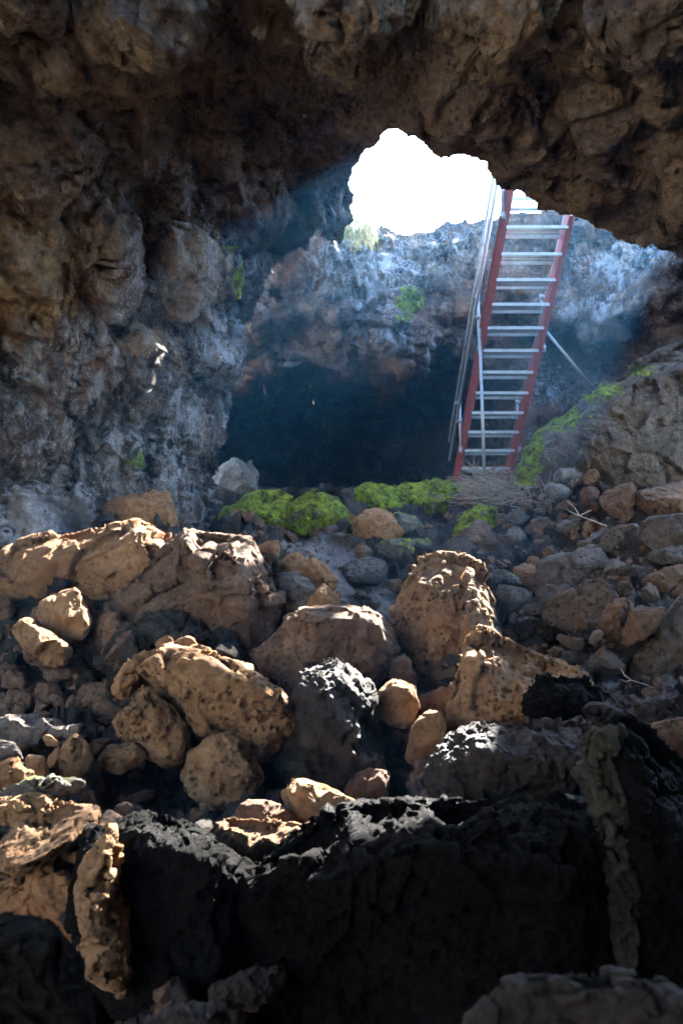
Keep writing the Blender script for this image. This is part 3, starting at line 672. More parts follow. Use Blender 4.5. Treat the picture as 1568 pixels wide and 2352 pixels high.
R('Z', 'tan green pitted strip standing in for the lit left edge of the black boulder', 2.22, 'porous',  # lighter tan rock puts the light on the boulder's left side into colour
  [(168, 2110), (172, 2050), (185, 1985), (205, 1935), (230, 1910), (262, 1902), (250, 1950), (240, 2010), (252, 2060), (250, 2110), (262, 2150), (280, 2185), (296, 2220), (285, 2260), (262, 2300), (225, 2290), (210, 2240), (185, 2170)], T=.5, pits=1.5, bulge=.26, gap=.0)
R('Z', 'crescent shaped tan slab resting on the rim of the black foreground boulder', 2.75, 'porous',
  [(490, 1912), (502, 1888), (520, 1880), (545, 1895), (590, 1912), (640, 1908), (690, 1893), (722, 1892), (733, 1912), (710, 1935), (690, 1942), (650, 1955), (625, 1970), (598, 1985), (570, 1984), (530, 1960), (495, 1942)],
  [(510, 1908, .12), (560, 1918, .16), (610, 1926, .18), (660, 1918, .16), (705, 1908, .1), (570, 1950, .2), (640, 1940, .18)], pits=.8)
R('C', 'small domed stone with a lit rim sitting above the crescent slab', 3.0, 'brown', [(1060, 400), (1075, 355), (1120, 318), (1150, 296), (1220, 295), (1290, 315), (1335, 345), (1352, 395), (1300, 440), (1200, 445), (1110, 430)])
R('Z', 'reddish stone with a sloping lit edge right of the domed stone', 3.1, 'tan', [(645, 1852), (655, 1820), (666, 1800), (680, 1788), (712, 1796), (745, 1808), (770, 1822), (800, 1838), (832, 1860), (828, 1885), (770, 1890), (730, 1905), (690, 1898), (670, 1870)])
R('Z', 'dark spur rock with a lit green stained edge running down the right side', 2.3, 'black',
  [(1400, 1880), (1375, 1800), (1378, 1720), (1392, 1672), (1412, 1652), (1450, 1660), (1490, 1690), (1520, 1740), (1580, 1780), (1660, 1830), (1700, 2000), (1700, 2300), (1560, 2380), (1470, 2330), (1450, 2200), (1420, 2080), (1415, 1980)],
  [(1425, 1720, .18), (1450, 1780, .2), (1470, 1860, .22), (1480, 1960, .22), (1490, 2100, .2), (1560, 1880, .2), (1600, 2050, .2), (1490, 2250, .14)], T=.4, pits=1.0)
R('Z', 'narrow green stained fin standing in for the lit left side of the dark spur', 2.2, 'edge',
  [(1345, 1760), (1344, 1722), (1352, 1690), (1372, 1662), (1398, 1654), (1418, 1672), (1420, 1720), (1416, 1760), (1432, 1790), (1452, 1830), (1440, 1880), (1428, 1930), (1440, 1975), (1462, 2020), (1466, 2050), (1452, 2110), (1450, 2180), (1462, 2260), (1440, 2250), (1425, 2160), (1415, 2080), (1402, 2010), (1404, 1950), (1388, 1880), (1365, 1830), (1350, 1800)],
  [(1375, 1710, .1), (1385, 1780, .1), (1410, 1840, .1), (1410, 1900, .09), (1425, 1990, .08), (1435, 2060, .08), (1436, 2150, .06)], T=.3, pits=1.2, rough=1.3)
# --- lower left, lit cluster
R('K', 'flat grey pitted slab at the left edge below the dark rubble', 3.7, 'grey', [(-90, 520), (0, 510), (90, 490), (240, 490), (360, 500), (440, 540), (470, 570), (400, 600), (330, 640), (250, 720), (180, 765), (90, 700), (-90, 680)])
R('K', 'thin sunlit plank like stone lying at the end of the grey slab', 3.62, 'grey', [(322, 580), (400, 578), (470, 575), (500, 548), (600, 542), (655, 565), (630, 600), (510, 630), (450, 650), (400, 640), (345, 605)], bulge=.12)
R('K', 'tan pointed stone under the sunlit plank like stone', 3.55, 'tan', [(305, 640), (350, 612), (390, 650), (440, 680), (400, 705), (345, 698)])
R('K', 'bright lit lump at the far left above the small cube', 3.4, 'grey', [(-90, 660), (0, 662), (70, 668), (115, 690), (150, 760), (160, 800), (90, 800), (0, 840), (-90, 840)])
R('K', 'small cube shaped stone with lit edges among the lower left rubble', 3.3, 'tan', [(178, 790), (190, 768), (250, 765), (318, 765), (345, 830), (352, 890), (335, 930), (270, 915), (190, 870)], [(205, 800, .15), (300, 790, .18), (320, 870, .18), (230, 860, .2)])
R('K', 'knobbly tan stone with a glinting shoulder in front of the plank like stone', 3.35, 'porous', [(425, 940), (425, 850), (440, 760), (470, 680), (510, 635), (560, 640), (600, 665), (640, 740), (668, 790), (640, 860), (580, 915), (500, 900), (470, 955)], pits=.8)
R('K', 'round little stone between the cube and the knobbly stone', 3.5, 'tan', [(330, 830), (345, 790), (390, 740), (430, 700), (440, 760), (415, 850), (370, 860)])
R('K', 'two toned stone tan on the left and dark on the right in the lower left', 3.5, 'porous', [(708, 790), (740, 730), (800, 685), (870, 675), (980, 680), (1040, 730), (1075, 775), (1000, 850), (900, 900), (800, 890), (735, 860)], [(750, 790, .16), (820, 730, .2), (850, 830, .26), (960, 760, .22)])
R('K', 'small dark stone behind the two toned stone', 3.75, 'brown', [(640, 690), (690, 680), (760, 700), (720, 760), (660, 770), (630, 730)])
R('K', 'jagged white lit heap at the far left below the cube', 3.0, 'tan', [(-90, 860), (0, 850), (60, 800), (110, 790), (170, 850), (230, 910), (215, 960), (120, 990), (0, 990), (-90, 1000)], rough=1.6)
R('K', 'rough ledge with sparkling top and yellow moss spots at lower left', 2.95, 'lichen', [(60, 1050), (130, 980), (240, 920), (320, 930), (420, 950), (520, 960), (580, 960), (585, 990), (520, 1050), (420, 1100), (300, 1130), (190, 1180), (80, 1190), (0, 1180)], rough=1.6, moss=.12)
R('K', 'shaggy brown stone under the rough ledge at the left edge', 2.85, 'porous', [(-90, 1100), (0, 1060), (90, 1060), (190, 1080), (320, 1050), (415, 1100), (360, 1150), (260, 1190), (190, 1250), (60, 1300), (-90, 1320)], rough=1.5, pits=1)
R('C', 'wide slab with a brilliantly sunlit top at the lower left', 2.75, 'porous', [(0, 460), (60, 400), (110, 375), (190, 345), (270, 318), (320, 293), (390, 310), (440, 360), (420, 430), (330, 500), (260, 570), (160, 625), (60, 640), (-20, 620), (-40, 520)],
  [(10, 590, .7), (110, 585, .85), (190, 565, .85), (255, 520, .75), (320, 470, .6), (395, 400, .3), (200, 400, -.2), (150, 480, .3), (300, 360, -.1)], rough=1.2, pits=.8)
R('C', 'big shaded brown rock below the sunlit slab at the left edge', 2.65, 'tan', [(-90, 720), (0, 700), (70, 650), (145, 598), (190, 620), (250, 570), (300, 505), (380, 440), (430, 430), (445, 470), (400, 560), (370, 650), (350, 760), (345, 860), (350, 940), (290, 940), (230, 900), (100, 880), (-90, 860)], T=.5, pits=.6)
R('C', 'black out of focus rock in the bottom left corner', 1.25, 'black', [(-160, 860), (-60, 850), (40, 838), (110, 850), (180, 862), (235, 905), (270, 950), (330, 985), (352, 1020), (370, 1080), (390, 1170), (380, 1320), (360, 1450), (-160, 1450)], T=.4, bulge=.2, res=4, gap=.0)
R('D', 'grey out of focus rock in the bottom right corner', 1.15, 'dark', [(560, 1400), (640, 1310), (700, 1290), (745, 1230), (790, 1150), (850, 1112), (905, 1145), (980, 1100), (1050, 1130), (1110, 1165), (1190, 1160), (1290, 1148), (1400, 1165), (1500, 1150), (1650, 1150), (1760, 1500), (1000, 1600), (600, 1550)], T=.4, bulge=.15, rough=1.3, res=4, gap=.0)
R('C', 'bluish lit stone at the bottom between the dark boulders', 2.1, 'dark', [(960, 1180), (1000, 1130), (1090, 1100), (1190, 1068), (1260, 1085), (1290, 1120), (1270, 1180), (1200, 1240), (1050, 1250), (980, 1230)], rough=1.4)
R('C', 'low rock with pale crust at the bottom edge left of centre', 1.8, 'dark', [(660, 1360), (700, 1290), (770, 1235), (850, 1212), (930, 1240), (1010, 1240), (1060, 1280), (1080, 1360), (900, 1420), (700, 1420)], rough=1.4)
# --- dim rubble on the left slope
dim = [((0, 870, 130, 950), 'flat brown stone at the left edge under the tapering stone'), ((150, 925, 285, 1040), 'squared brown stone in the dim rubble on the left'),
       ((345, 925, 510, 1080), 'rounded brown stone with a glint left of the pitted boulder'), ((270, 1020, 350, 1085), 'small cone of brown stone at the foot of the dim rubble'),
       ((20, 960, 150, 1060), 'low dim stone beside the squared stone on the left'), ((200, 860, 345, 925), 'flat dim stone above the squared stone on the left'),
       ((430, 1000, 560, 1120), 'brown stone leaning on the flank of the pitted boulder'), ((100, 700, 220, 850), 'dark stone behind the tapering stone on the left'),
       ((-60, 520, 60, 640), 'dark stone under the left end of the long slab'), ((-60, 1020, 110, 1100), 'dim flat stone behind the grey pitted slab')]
def oval(x0, y0, x1, y1, seed, n=11):
    rs = np.random.RandomState(seed); cx, cy_ = (x0+x1)/2, (y0+y1)/2; o = []
    ph = rs.uniform(0, 6.28)
    for k in range(n):
        a = 2*math.pi*(k+rs.uniform(-.25, .25))/n; rr = rs.uniform(.86, 1.08)
        sx = np.sign(math.cos(a))*abs(math.cos(a))**.75; sy = np.sign(math.sin(a))*abs(math.sin(a))**.75
        o.append((cx+(x1-x0)/2*rr*sx, cy_+(y1-y0)/2*rr*sy))
    return o
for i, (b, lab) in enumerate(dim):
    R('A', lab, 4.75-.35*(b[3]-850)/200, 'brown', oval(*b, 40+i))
R('K', 'brown stone half lit leaning on the left flank of the pitted boulder crest', 3.75, 'tan', [(800, 290), (840, 210), (900, 120), (960, 70), (970, 130), (955, 190), (1010, 250), (960, 330), (880, 360), (820, 350)])
# --- mossy mound and path
R('E', 'pale lichened rock at the mouth of the dark tunnel', 9.4, 'lichen', [(860, 1230), (885, 1170), (905, 1085), (950, 1030), (1010, 990), (1022, 950), (1050, 930), (1085, 925), (1130, 945), (1160, 980), (1190, 1010), (1188, 1090), (1150, 1110), (1080, 1130), (1020, 1180), (960, 1260)], [(1030, 975, .1), (1090, 955, .16), (1150, 1010, .14), (1000, 1060, .2), (950, 1130, .2), (1080, 1080, .2)], cell=1.0)
R('H', 'leftmost moss covered rock with a brown underside', 8.2, 'mossy', [(20, 400), (30, 345), (100, 310), (140, 260), (200, 240), (300, 250), (360, 235), (410, 222), (440, 260), (475, 285), (475, 350), (440, 430), (400, 500), (340, 560), (200, 560), (80, 540), (40, 480)], [(140, 400, .16), (220, 430, .2), (330, 400, .2), (400, 420, .16), (250, 320, .08), (400, 320, .08), (300, 500, .15), (120, 480, .1)], moss=.78)
R('H', 'domed mossy rock with a grey crown second from the left', 8.1, 'mossy', [(450, 400), (480, 310), (540, 250), (590, 215), (650, 210), (700, 245), (760, 280), (800, 330), (840, 380), (845, 420), (790, 465), (690, 470), (560, 470), (460, 430)], [(500, 370, .16), (590, 345, .2), (700, 360, .2), (770, 380, .14), (620, 270, .06), (650, 420, .16)], moss=.78)
R('H', 'long green moss mound in front of the tunnel', 8.9, 'mossy', [(770, 290), (830, 235), (880, 200), (930, 175), (980, 168), (1040, 180), (1080, 200), (1150, 215), (1200, 240), (1240, 280), (1230, 330), (1180, 370), (1080, 380), (950, 370), (830, 360)], moss=.85)
R('H', 'bright green moss rock under the foot of the stair', 8.8, 'mossy', [(1150, 200), (1210, 170), (1270, 185), (1340, 160), (1390, 145), (1450, 165), (1500, 185), (1560, 165), (1620, 200), (1640, 250), (1610, 300), (1540, 340), (1440, 380), (1330, 370), (1260, 320), (1200, 260)], moss=.8)
R('H', 'small bare brown stone on the bright green moss rock', 8.3, 'brown', [(1490, 265), (1530, 235), (1590, 245), (1640, 290), (1620, 320), (1540, 300)])
R('B', 'mossy shoulder with two green ridges below the stair', 7.7, 'mossy', [(540, 220), (565, 175), (600, 140), (660, 105), (715, 120), (722, 170), (730, 210), (742, 262), (700, 250), (640, 300), (570, 290), (520, 262)], moss=.8)
R('B', 'long brown rock sloping down right beneath the mossy shoulder', 7.3, 'brown', [(500, 290), (520, 262), (580, 255), (630, 200), (670, 200), (720, 240), (770, 275), (820, 305), (848, 350), (830, 400), (770, 425), (700, 400), (640, 330), (570, 330)])
R('B', 'round topped brown stone sitting on the gravel path', 7.7, 'tan', [(52, 200), (75, 155), (110, 132), (155, 125), (200, 145), (215, 168), (240, 148), (262, 180), (284, 225), (260, 262), (200, 278), (120, 272), (60, 248)], [(90, 190, .15), (150, 160, .2), (230, 190, .2), (150, 220, .28)])
R('B', 'grey flecked rock with moss touches behind the round topped stone', 8.0, 'lichen', [(235, 155), (280, 150), (340, 165), (362, 200), (382, 240), (345, 268), (290, 268), (260, 220)], moss=.3)
R('B', 'flat rock with green moss lip below the round topped stone', 7.2, 'lichen', [(160, 300), (200, 275), (270, 268), (340, 280), (395, 275), (402, 330), (390, 375), (310, 388), (240, 360), (190, 335)], moss=.3)
R('B', 'small brown block in front of the round topped stone', 7.2, 'brown', [(60, 330), (70, 308), (110, 300), (150, 315), (158, 345), (120, 362), (70, 360)])
for i, (b, lab) in enumerate([((0, 352, 215, 450), 'flat wide slab set in the gravel path'), ((20, 395, 190, 470), 'low slab in front of the flat wide slab on the path'), ((55, 500, 115, 550), 'little brown stone on the lower path'),
                              ((105, 515, 180, 590), 'pair sized pale stone near the bottom of the path'), ((205, 450, 290, 505), 'dark stone at the right edge of the path'), ((290, 380, 345, 440), 'small tan stone leaning on the tallest boulder'),
                              ((-45, 235, 20, 262), 'thin flat stone at the top of the path')]):
    R('B', lab, 6.9-.55*(b[3]-400)/80*.7, 'grey' if i not in (2, 4, 5) else 'brown', oval(*b, 80+i))
# --- right slope
R('G', 'large split boulder with a mossy sloping back beside the stair', 8.3, 'hump',
  [(350, 190), (380, 60), (420, -20), (470, -110), (560, -200), (690, -280), (810, -345), (900, -440), (1010, -500), (1130, -580), (1280, -660), (1430, -740), (1570, -830), (1800, -960), (1800, 300), (1568, 300), (1250, 300), (1000, 200), (860, 200), (700, 150), (560, 160), (450, 190)],
  [(450, 100, .06), (520, -40, .1), (640, -120, .12), (760, -190, .14), (900, -250, .15), (1030, -330, .16), (1200, -390, .17), (1400, -480, .17), (1600, -560, .16), (700, 20, .12), (900, 0, .14), (1100, -100, .18), (1350, -150, .18), (1550, -250, .17), (1200, 120, .12), (1500, 100, .12), (1000, -470, .02), (1300, -600, .02)], T=.4, moss=[(1215, 1040, 45, 90, 1.0), (1290, 960, 70, 40, .8), (1370, 900, 60, 26, .9), (1460, 850, 50, 20, .6), (1200, 1110, 26, 40, 1.1)], cell=.8, rough=1.5)
right = [
 ('angular lichened stone under the split boulder with moss at its left', 7.5, 'lichen', [(640, 120), (690, 85), (780, 85), (830, 110), (790, 160), (740, 190), (660, 180)]),
 ('upright pale stone leaning beside the angular lichened stone', 7.4, 'grey', [(745, 190), (790, 120), (830, 95), (860, 115), (840, 160), (790, 210), (760, 240)]),
 ('dull brown stone right of the upright pale stone', 7.4, 'brown', [(860, 150), (900, 95), (960, 85), (1010, 130), (1000, 190), (930, 210), (870, 195)]),
 ('bluish flat stone near the brushwood', 7.2, 'lichen', [(560, 210), (620, 185), (700, 200), (750, 230), (740, 290), (660, 310), (590, 270)]),
 ('rounded rust brown boulder at the foot of the split boulder', 6.6, 'brown', [(975, 290), (985, 230), (1040, 180), (1120, 160), (1180, 170), (1220, 210), (1230, 290), (1240, 370), (1225, 430), (1160, 440), (1070, 400), (1010, 360)]),
 ('broad rust brown block at the right edge under the split boulder', 6.5, 'brown', [(1255, 300), (1270, 240), (1320, 180), (1380, 140), (1470, 140), (1570, 150), (1800, 140), (1800, 420), (1568, 440), (1400, 470), (1250, 450)]),
 ('small dark stone left of the rust brown boulder', 7.0, 'brown', [(830, 240), (880, 215), (950, 230), (975, 300), (920, 350), (850, 330)]),
 ('dark slab with a pale top in the middle of the right slope', 6.9, 'grey', [(660, 500), (690, 450), (760, 440), (840, 445), (865, 480), (855, 530), (760, 535), (690, 525)]),
 ('brown block right of the pale topped dark slab', 6.8, 'brown', [(855, 450), (920, 440), (985, 480), (1010, 505), (960, 530), (880, 545), (858, 520)]),
 ('stone with a mossy cap below the brushwood', 7.2, 'lichen', [(300, 420), (330, 390), (400, 380), (460, 365), (500, 380), (480, 440), (430, 480), (340, 460)]),
 ('squat mossy stone beside the dark hollow', 7.0, 'lichen', [(290, 550), (310, 505), (370, 485), (430, 500), (450, 560), (400, 610), (330, 590)]),
 ('pointed dull stone behind the dark hollow', 7.1, 'brown', [(470, 520), (490, 450), (540, 415), (600, 440), (620, 500), (590, 560), (500, 570)]),
 ('slanted slab with a pale upper face above the big grey block', 6.4, 'grey', [(790, 610), (850, 570), (930, 550), (1000, 500), (1060, 480), (1080, 500), (1020, 560), (970, 620), (880, 630), (800, 640)]),
 ('pitted rock with a yellowed rib right of the slanted slab', 6.1, 'grey', [(975, 700), (980, 620), (1020, 540), (1070, 500), (1150, 490), (1215, 485), (1250, 540), (1255, 680), (1240, 720), (1100, 705), (1010, 715)]),
 ('bumpy grey boulder high at the right edge', 5.7, 'grey', [(1240, 545), (1280, 480), (1330, 420), (1400, 360), (1450, 370), (1510, 355), (1640, 370), (1800, 400), (1800, 640), (1568, 640), (1450, 660), (1380, 650), (1300, 590)]),
 ('low grey wedge under the bumpy boulder', 5.6, 'grey', [(1310, 700), (1400, 670), (1480, 640), (1570, 635), (1800, 640), (1800, 740), (1568, 730), (1420, 750), (1340, 730)]),
 ('thick grey block with a shelf like top on the right slope', 5.75, 'grey', [(520, 930), (525, 860), (570, 800), (600, 700), (660, 640), (760, 620), (860, 622), (970, 620), (985, 700), (985, 850), (960, 890), (840, 920), (760, 900), (640, 920), (550, 960)]),
 ('small tan stone left of the thick grey block', 5.9, 'tan', [(365, 840), (385, 770), (420, 745), (490, 770), (570, 800), (570, 850), (520, 920), (460, 920), (400, 880)]),
 ('very small tan stone above the small tan stone', 6.3, 'tan', [(445, 740), (470, 712), (510, 712), (545, 735), (530, 765), (480, 770)]),
 ('loaf shaped stone in front of the thick grey block', 5.35, 'grey', [(518, 970), (560, 935), (640, 910), (720, 895), (770, 910), (750, 990), (660, 1030), (600, 1090), (550, 1060), (520, 1010)]),
 ('wide pale faced rock right of the thick grey block', 5.6, 'grey', [(1020, 860), (1025, 740), (1090, 715), (1180, 700), (1260, 735), (1380, 775), (1400, 800), (1340, 870), (1230, 850), (1130, 850)]),
 ('largest slanting slab with a striped pale top on the right slope', 4.95, 'grey', [(580, 1110), (640, 1060), (760, 1000), (850, 930), (950, 880), (1060, 860), (1160, 845), (1250, 870), (1280, 900), (1270, 980), (1230, 1060), (1150, 1010), (1080, 1010), (1040, 1080), (980, 1160), (960, 1240), (880, 1290), (830, 1310), (700, 1260), (620, 1200)]),
 ('small pitted stone right of the striped slab', 5.0, 'grey', [(1270, 1040), (1280, 960), (1325, 905), (1380, 940), (1430, 1010), (1370, 1040)]),
 ('shaded sloping rock behind the small pitted stone', 5.3, 'brown', [(1310, 890), (1380, 840), (1460, 800), (1570, 780), (1800, 770), (1800, 940), (1568, 950), (1470, 1010), (1430, 1000), (1370, 930)]),
 ('rounded triangular brown rock standing before the striped slab', 4.55, 'brown', [(975, 1190), (1010, 1110), (1060, 1040), (1110, 1000), (1170, 1020), (1220, 1060), (1235, 1120), (1200, 1200), (1100, 1290), (1060, 1330), (990, 1300), (970, 1240)]),
 ('olive brown rock right of the triangular rock', 4.5, 'brown', [(1190, 1180), (1220, 1090), (1250, 1060), (1340, 1040), (1430, 1050), (1430, 1110), (1400, 1200), (1370, 1320), (1300, 1380), (1200, 1360), (1110, 1300)]),
 ('dark squared stone at the foot of the striped slab', 5.0, 'dark', [(320, 1240), (345, 1160), (400, 1120), (480, 1140), (590, 1160), (650, 1240), (640, 1290), (560, 1320), (400, 1330), (325, 1300)]),
 ('heap of lumpy stones right of the tallest boulder', 5.2, 'grey', [(245, 960), (260, 910), (330, 895), (420, 930), (490, 990), (510, 1040), (430, 1090), (330, 1110), (265, 1110), (250, 1040)]),
 ('small upright stone in front of the lumpy heap', 5.1, 'grey', [(425, 1120), (440, 1060), (500, 1045), (540, 1070), (540, 1130), (480, 1150)]),
 ('lichened stone high behind the tallest boulder', 5.6, 'lichen', [(190, 830), (230, 795), (300, 810), (370, 860), (400, 900), (340, 920), (250, 910), (205, 880)]),
 ('twisted low stone below the striped slab', 4.6, 'grey', [(655, 1290), (690, 1272), (760, 1290), (820, 1310), (860, 1300), (880, 1330), (860, 1400), (800, 1380), (720, 1340)]),
 ('small stone leaning on the triangular rock', 4.5, 'grey', [(890, 1290), (930, 1240), (985, 1235), (1000, 1300), (960, 1340), (900, 1330)]),
]
for (lab, d, mt, ol) in right: R('G', lab, d, mt, ol)
R('B', 'boulder at the right edge with glinting left rim', 4.7, 'grey', [(1330, 900), (1350, 820), (1385, 760), (1430, 690), (1470, 620), (1530, 555), (1568, 530), (1700, 510), (1700, 960), (1568, 960), (1500, 965), (1400, 930)], rough=1.3)
R('B', 'cone shaped stone with ribs at the right of the lower gravel', 4.5, 'grey', [(1115, 850), (1160, 805), (1200, 765), (1250, 800), (1290, 850), (1290, 885), (1200, 890), (1140, 880)], rough=1.3)
R('B', 'small stone on the lower gravel left of the ribbed cone', 4.7, 'grey', [(1005, 830), (1020, 785), (1060, 780), (1100, 810), (1120, 835), (1060, 850)])
R('B', 'tiny brown stone on the lower gravel', 4.8, 'brown', [(940, 785), (980, 757), (1015, 765), (1025, 800), (980, 812)])
R('B', 'layered dark slab at the lower right edge', 3.3, 'dark', [(1230, 1110), (1290, 1060), (1400, 1030), (1500, 1000), (1568, 985), (1700, 960), (1700, 1180), (1568, 1190), (1400, 1170), (1280, 1160)], rough=1.3)
R('B', 'brown shelf just above the dark spur at the right edge', 3.0, 'brown', [(1390, 1180), (1430, 1120), (1520, 1090), (1600, 1080), (1700, 1080), (1700, 1300), (1560, 1290), (1450, 1260)])
R('D', 'mossy knuckle of rock between the ledge and the black boulder rim', 2.6, 'lichen', [(985, 350), (1000, 290), (1025, 275), (1080, 285), (1130, 300), (1168, 345), (1165, 400), (1110, 415), (1040, 400), (990, 385)], moss=.1, rough=1.4)

# ------------------------------------------------------------------ floor
def build_floor():
    u = np.concatenate([np.arange(-900, -60, 25), np.arange(-60, 1630, 4.5), np.arange(1630, 2500, 25)])
    v = np.concatenate([np.arange(1120, 1700, 4.5), np.arange(1700, 2420, 7), np.arange(2420, 5200, 40)])
    U, V = np.meshgrid(u, v); nu, nv = len(u), len(v)
    fp = [(0, 1160, 10), (120, 1160, 10), (-150, 1180, 9), (240, 1150, 10), (330, 1160, 10), (420, 1190, 10.5), (60, 1210, 9), (180, 1210, 9.5), (-60, 1230, 8), (100, 1130, 10), (300, 1130, 11), (784, 1240, 9.2), (700, 1235, 8.8), (900, 1300, 7.8), (760, 1300, 7.8), (800, 1380, 6.5), (860, 1350, 7.0), (860, 1420, 5.9), (900, 1250, 8.4), (850, 1130, 11.5), (600, 1130, 11), (1100, 1120, 10.4), (1200, 1130, 9.8), (1250, 1190, 8.0),
          (1130, 1170, 9.2), (1260, 1520, 4.9), (1380, 1560, 4.7), (1440, 1590, 4.5), (1300, 1560, 4.6), (700, 1400, 6.0), (-900, 1200, 4.5), (2300, 1200, 5.5), (-900, 2000, 2.6), (2300, 2000, 2.6), (780, 2700, 2.2), (0, 2250, 3.2), (784, 2250, 3.3), (1568, 2300, 3.2), (250, 2300, 3.2), (1300, 2350, 3.2), (500, 2400, 3.2), (0, 2600, 2.8), (1568, 2600, 2.8), (784, 3500, 1.6), (0, 3500, 1.6), (1568, 3500, 1.6),
          (784, 5200, 1.3), (0, 5200, 1.3), (1568, 5200, 1.3), (350, 1850, 3.9), (250, 1830, 3.8), (900, 1840, 3.8), (500, 2250, 2.9), (2300, 5200, 1.3), (-900, 5200, 1.3)]
    D = shep(U, V, fp+FLOOR_PTS, 30, 1.9)
    pts = P(U, V, D).reshape(-1, 3); f = grid_faces(nu, nv)
    uu, vv = U.ravel(), V.ravel()
    pathm = np.maximum(blob(uu, vv, [(740, 1250, 100, 40, 1.5), (800, 1330, 90, 60, 1.5), (860, 1400, 60, 60, 1.2), (1330, 1550, 130, 50, 1.6)]), 0)
    calm = 1-.8*np.clip(pathm, 0, 1)
    n = vnormals(pts, f); n[n[:, 2] < 0] *= -1
    d = .10*fbm(pts/.9, 3, 201)*calm
    h, cid, e = facets(pts/.26, 202); d += (.14*h+.10*(cid-.5))*calm
    h, cid, e = facets(pts/.10, 203); d += (.05*h+.02*cid)*(.4+.6*calm)
    d *= np.clip((D.ravel()-2.2)/3.0, .12, 1)
    pts = pts+n*d[:, None]; n = vnormals(pts, f); pts = pts+n*(.02*fbm(pts/.06, 2, 205))[:, None]
    # split the calm gravel path from the rubble
    ctr = pathm[f].mean(1) > .55
    for sel, nm, mt in ((~ctr, 'ground', 'ground'), (ctr, 'gravel_path', 'path')):
        ff = f[sel]; used = np.unique(ff); mp = -np.ones(len(pts), int); mp[used] = np.arange(len(used))
        tag(mesh_np(nm, pts[used], mp[ff], M[mt], True), kind='structure')
    return U, V, pts.reshape(nv, nu, 3)
FU, FV, FP = build_floor()
def floor_at(u, v):
    j = int(np.argmin(np.abs(FU[0]-u))); i = int(np.argmin(np.abs(FV[:, 0]-v))); return FP[i, j]

# loose rubble: far too many small stones to count
def build_rubble():
    rs = np.random.RandomState(77)
    ico = bmesh.new(); bmesh.ops.create_icosphere(ico, subdivisions=3, radius=1.0)
    bv = np.array([x.co[:] for x in ico.verts]); bf = np.array([[q.index for q in x.verts] for x in ico.faces]); ico.free()
    V, Fc, off = [], [], 0
    shapes = []
    for s in range(10):
        q = bv.copy()
        for k in range(13):
            nrm = rs.normal(size=3); nrm /= np.linalg.norm(nrm); lim = rs.uniform(.35, .62)
            dd = q@nrm; q = q-np.outer(np.maximum(0, dd-lim), nrm)
        q += .05*np.stack([fbm(bv*2.2+s*5+c, 3, 300+c) for c in range(3)], 1)
        shapes.append(q)
    zones = [(640, 1240, 920, 1430, 150, .018, .05), (1100, 1140, 1340, 1290, 140, .03, .11), (1180, 1290, 1568, 1500, 110, .02, .06), (1220, 1480, 1568, 1630, 260, .01, .03), (0, 1400, 300, 1660, 150, .04, .11),
             (1090, 1300, 1230, 1540, 120, .03, .08), (900, 1500, 1050, 1700, 50, .03, .07), (450, 1130, 700, 1250, 60, .04, .12), (180, 1620, 480, 1900, 90, .03, .09), (0, 1680, 260, 1900, 60, .02, .045), (820, 1700, 1000, 1860, 60, .03, .08),
             (1280, 1120, 1568, 1300, 110, .03, .07), (1400, 1560, 1620, 1680, 90, .02, .06), (250, 2150, 620, 2352, 40, .02, .05), (560, 1180, 1100, 1240, 80, .03, .1)]
    for (u0, v0, u1, v1, n, a, b) in zones:
        for _ in range(n):
            p = floor_at(rs.uniform(u0, u1), rs.uniform(v0, v1)); r = a+(b-a)*rs.rand()**2.2
            q = shapes[rs.randint(10)]*np.array([1, rs.uniform(.7, 1), rs.uniform(.5, .85)])
            A, _r = np.linalg.qr(rs.normal(size=(3, 3)))
            V.append(q@A.T*r*1.25+p); Fc.append(bf+off); off += len(bv)
    o = mesh_np('rubble', np.concatenate(V), np.concatenate(Fc), M['brown'], False)
    tag(o, 'loose grey brown rubble and gravel scattered between the boulders', 'rubble', kind='stuff')
build_rubble()

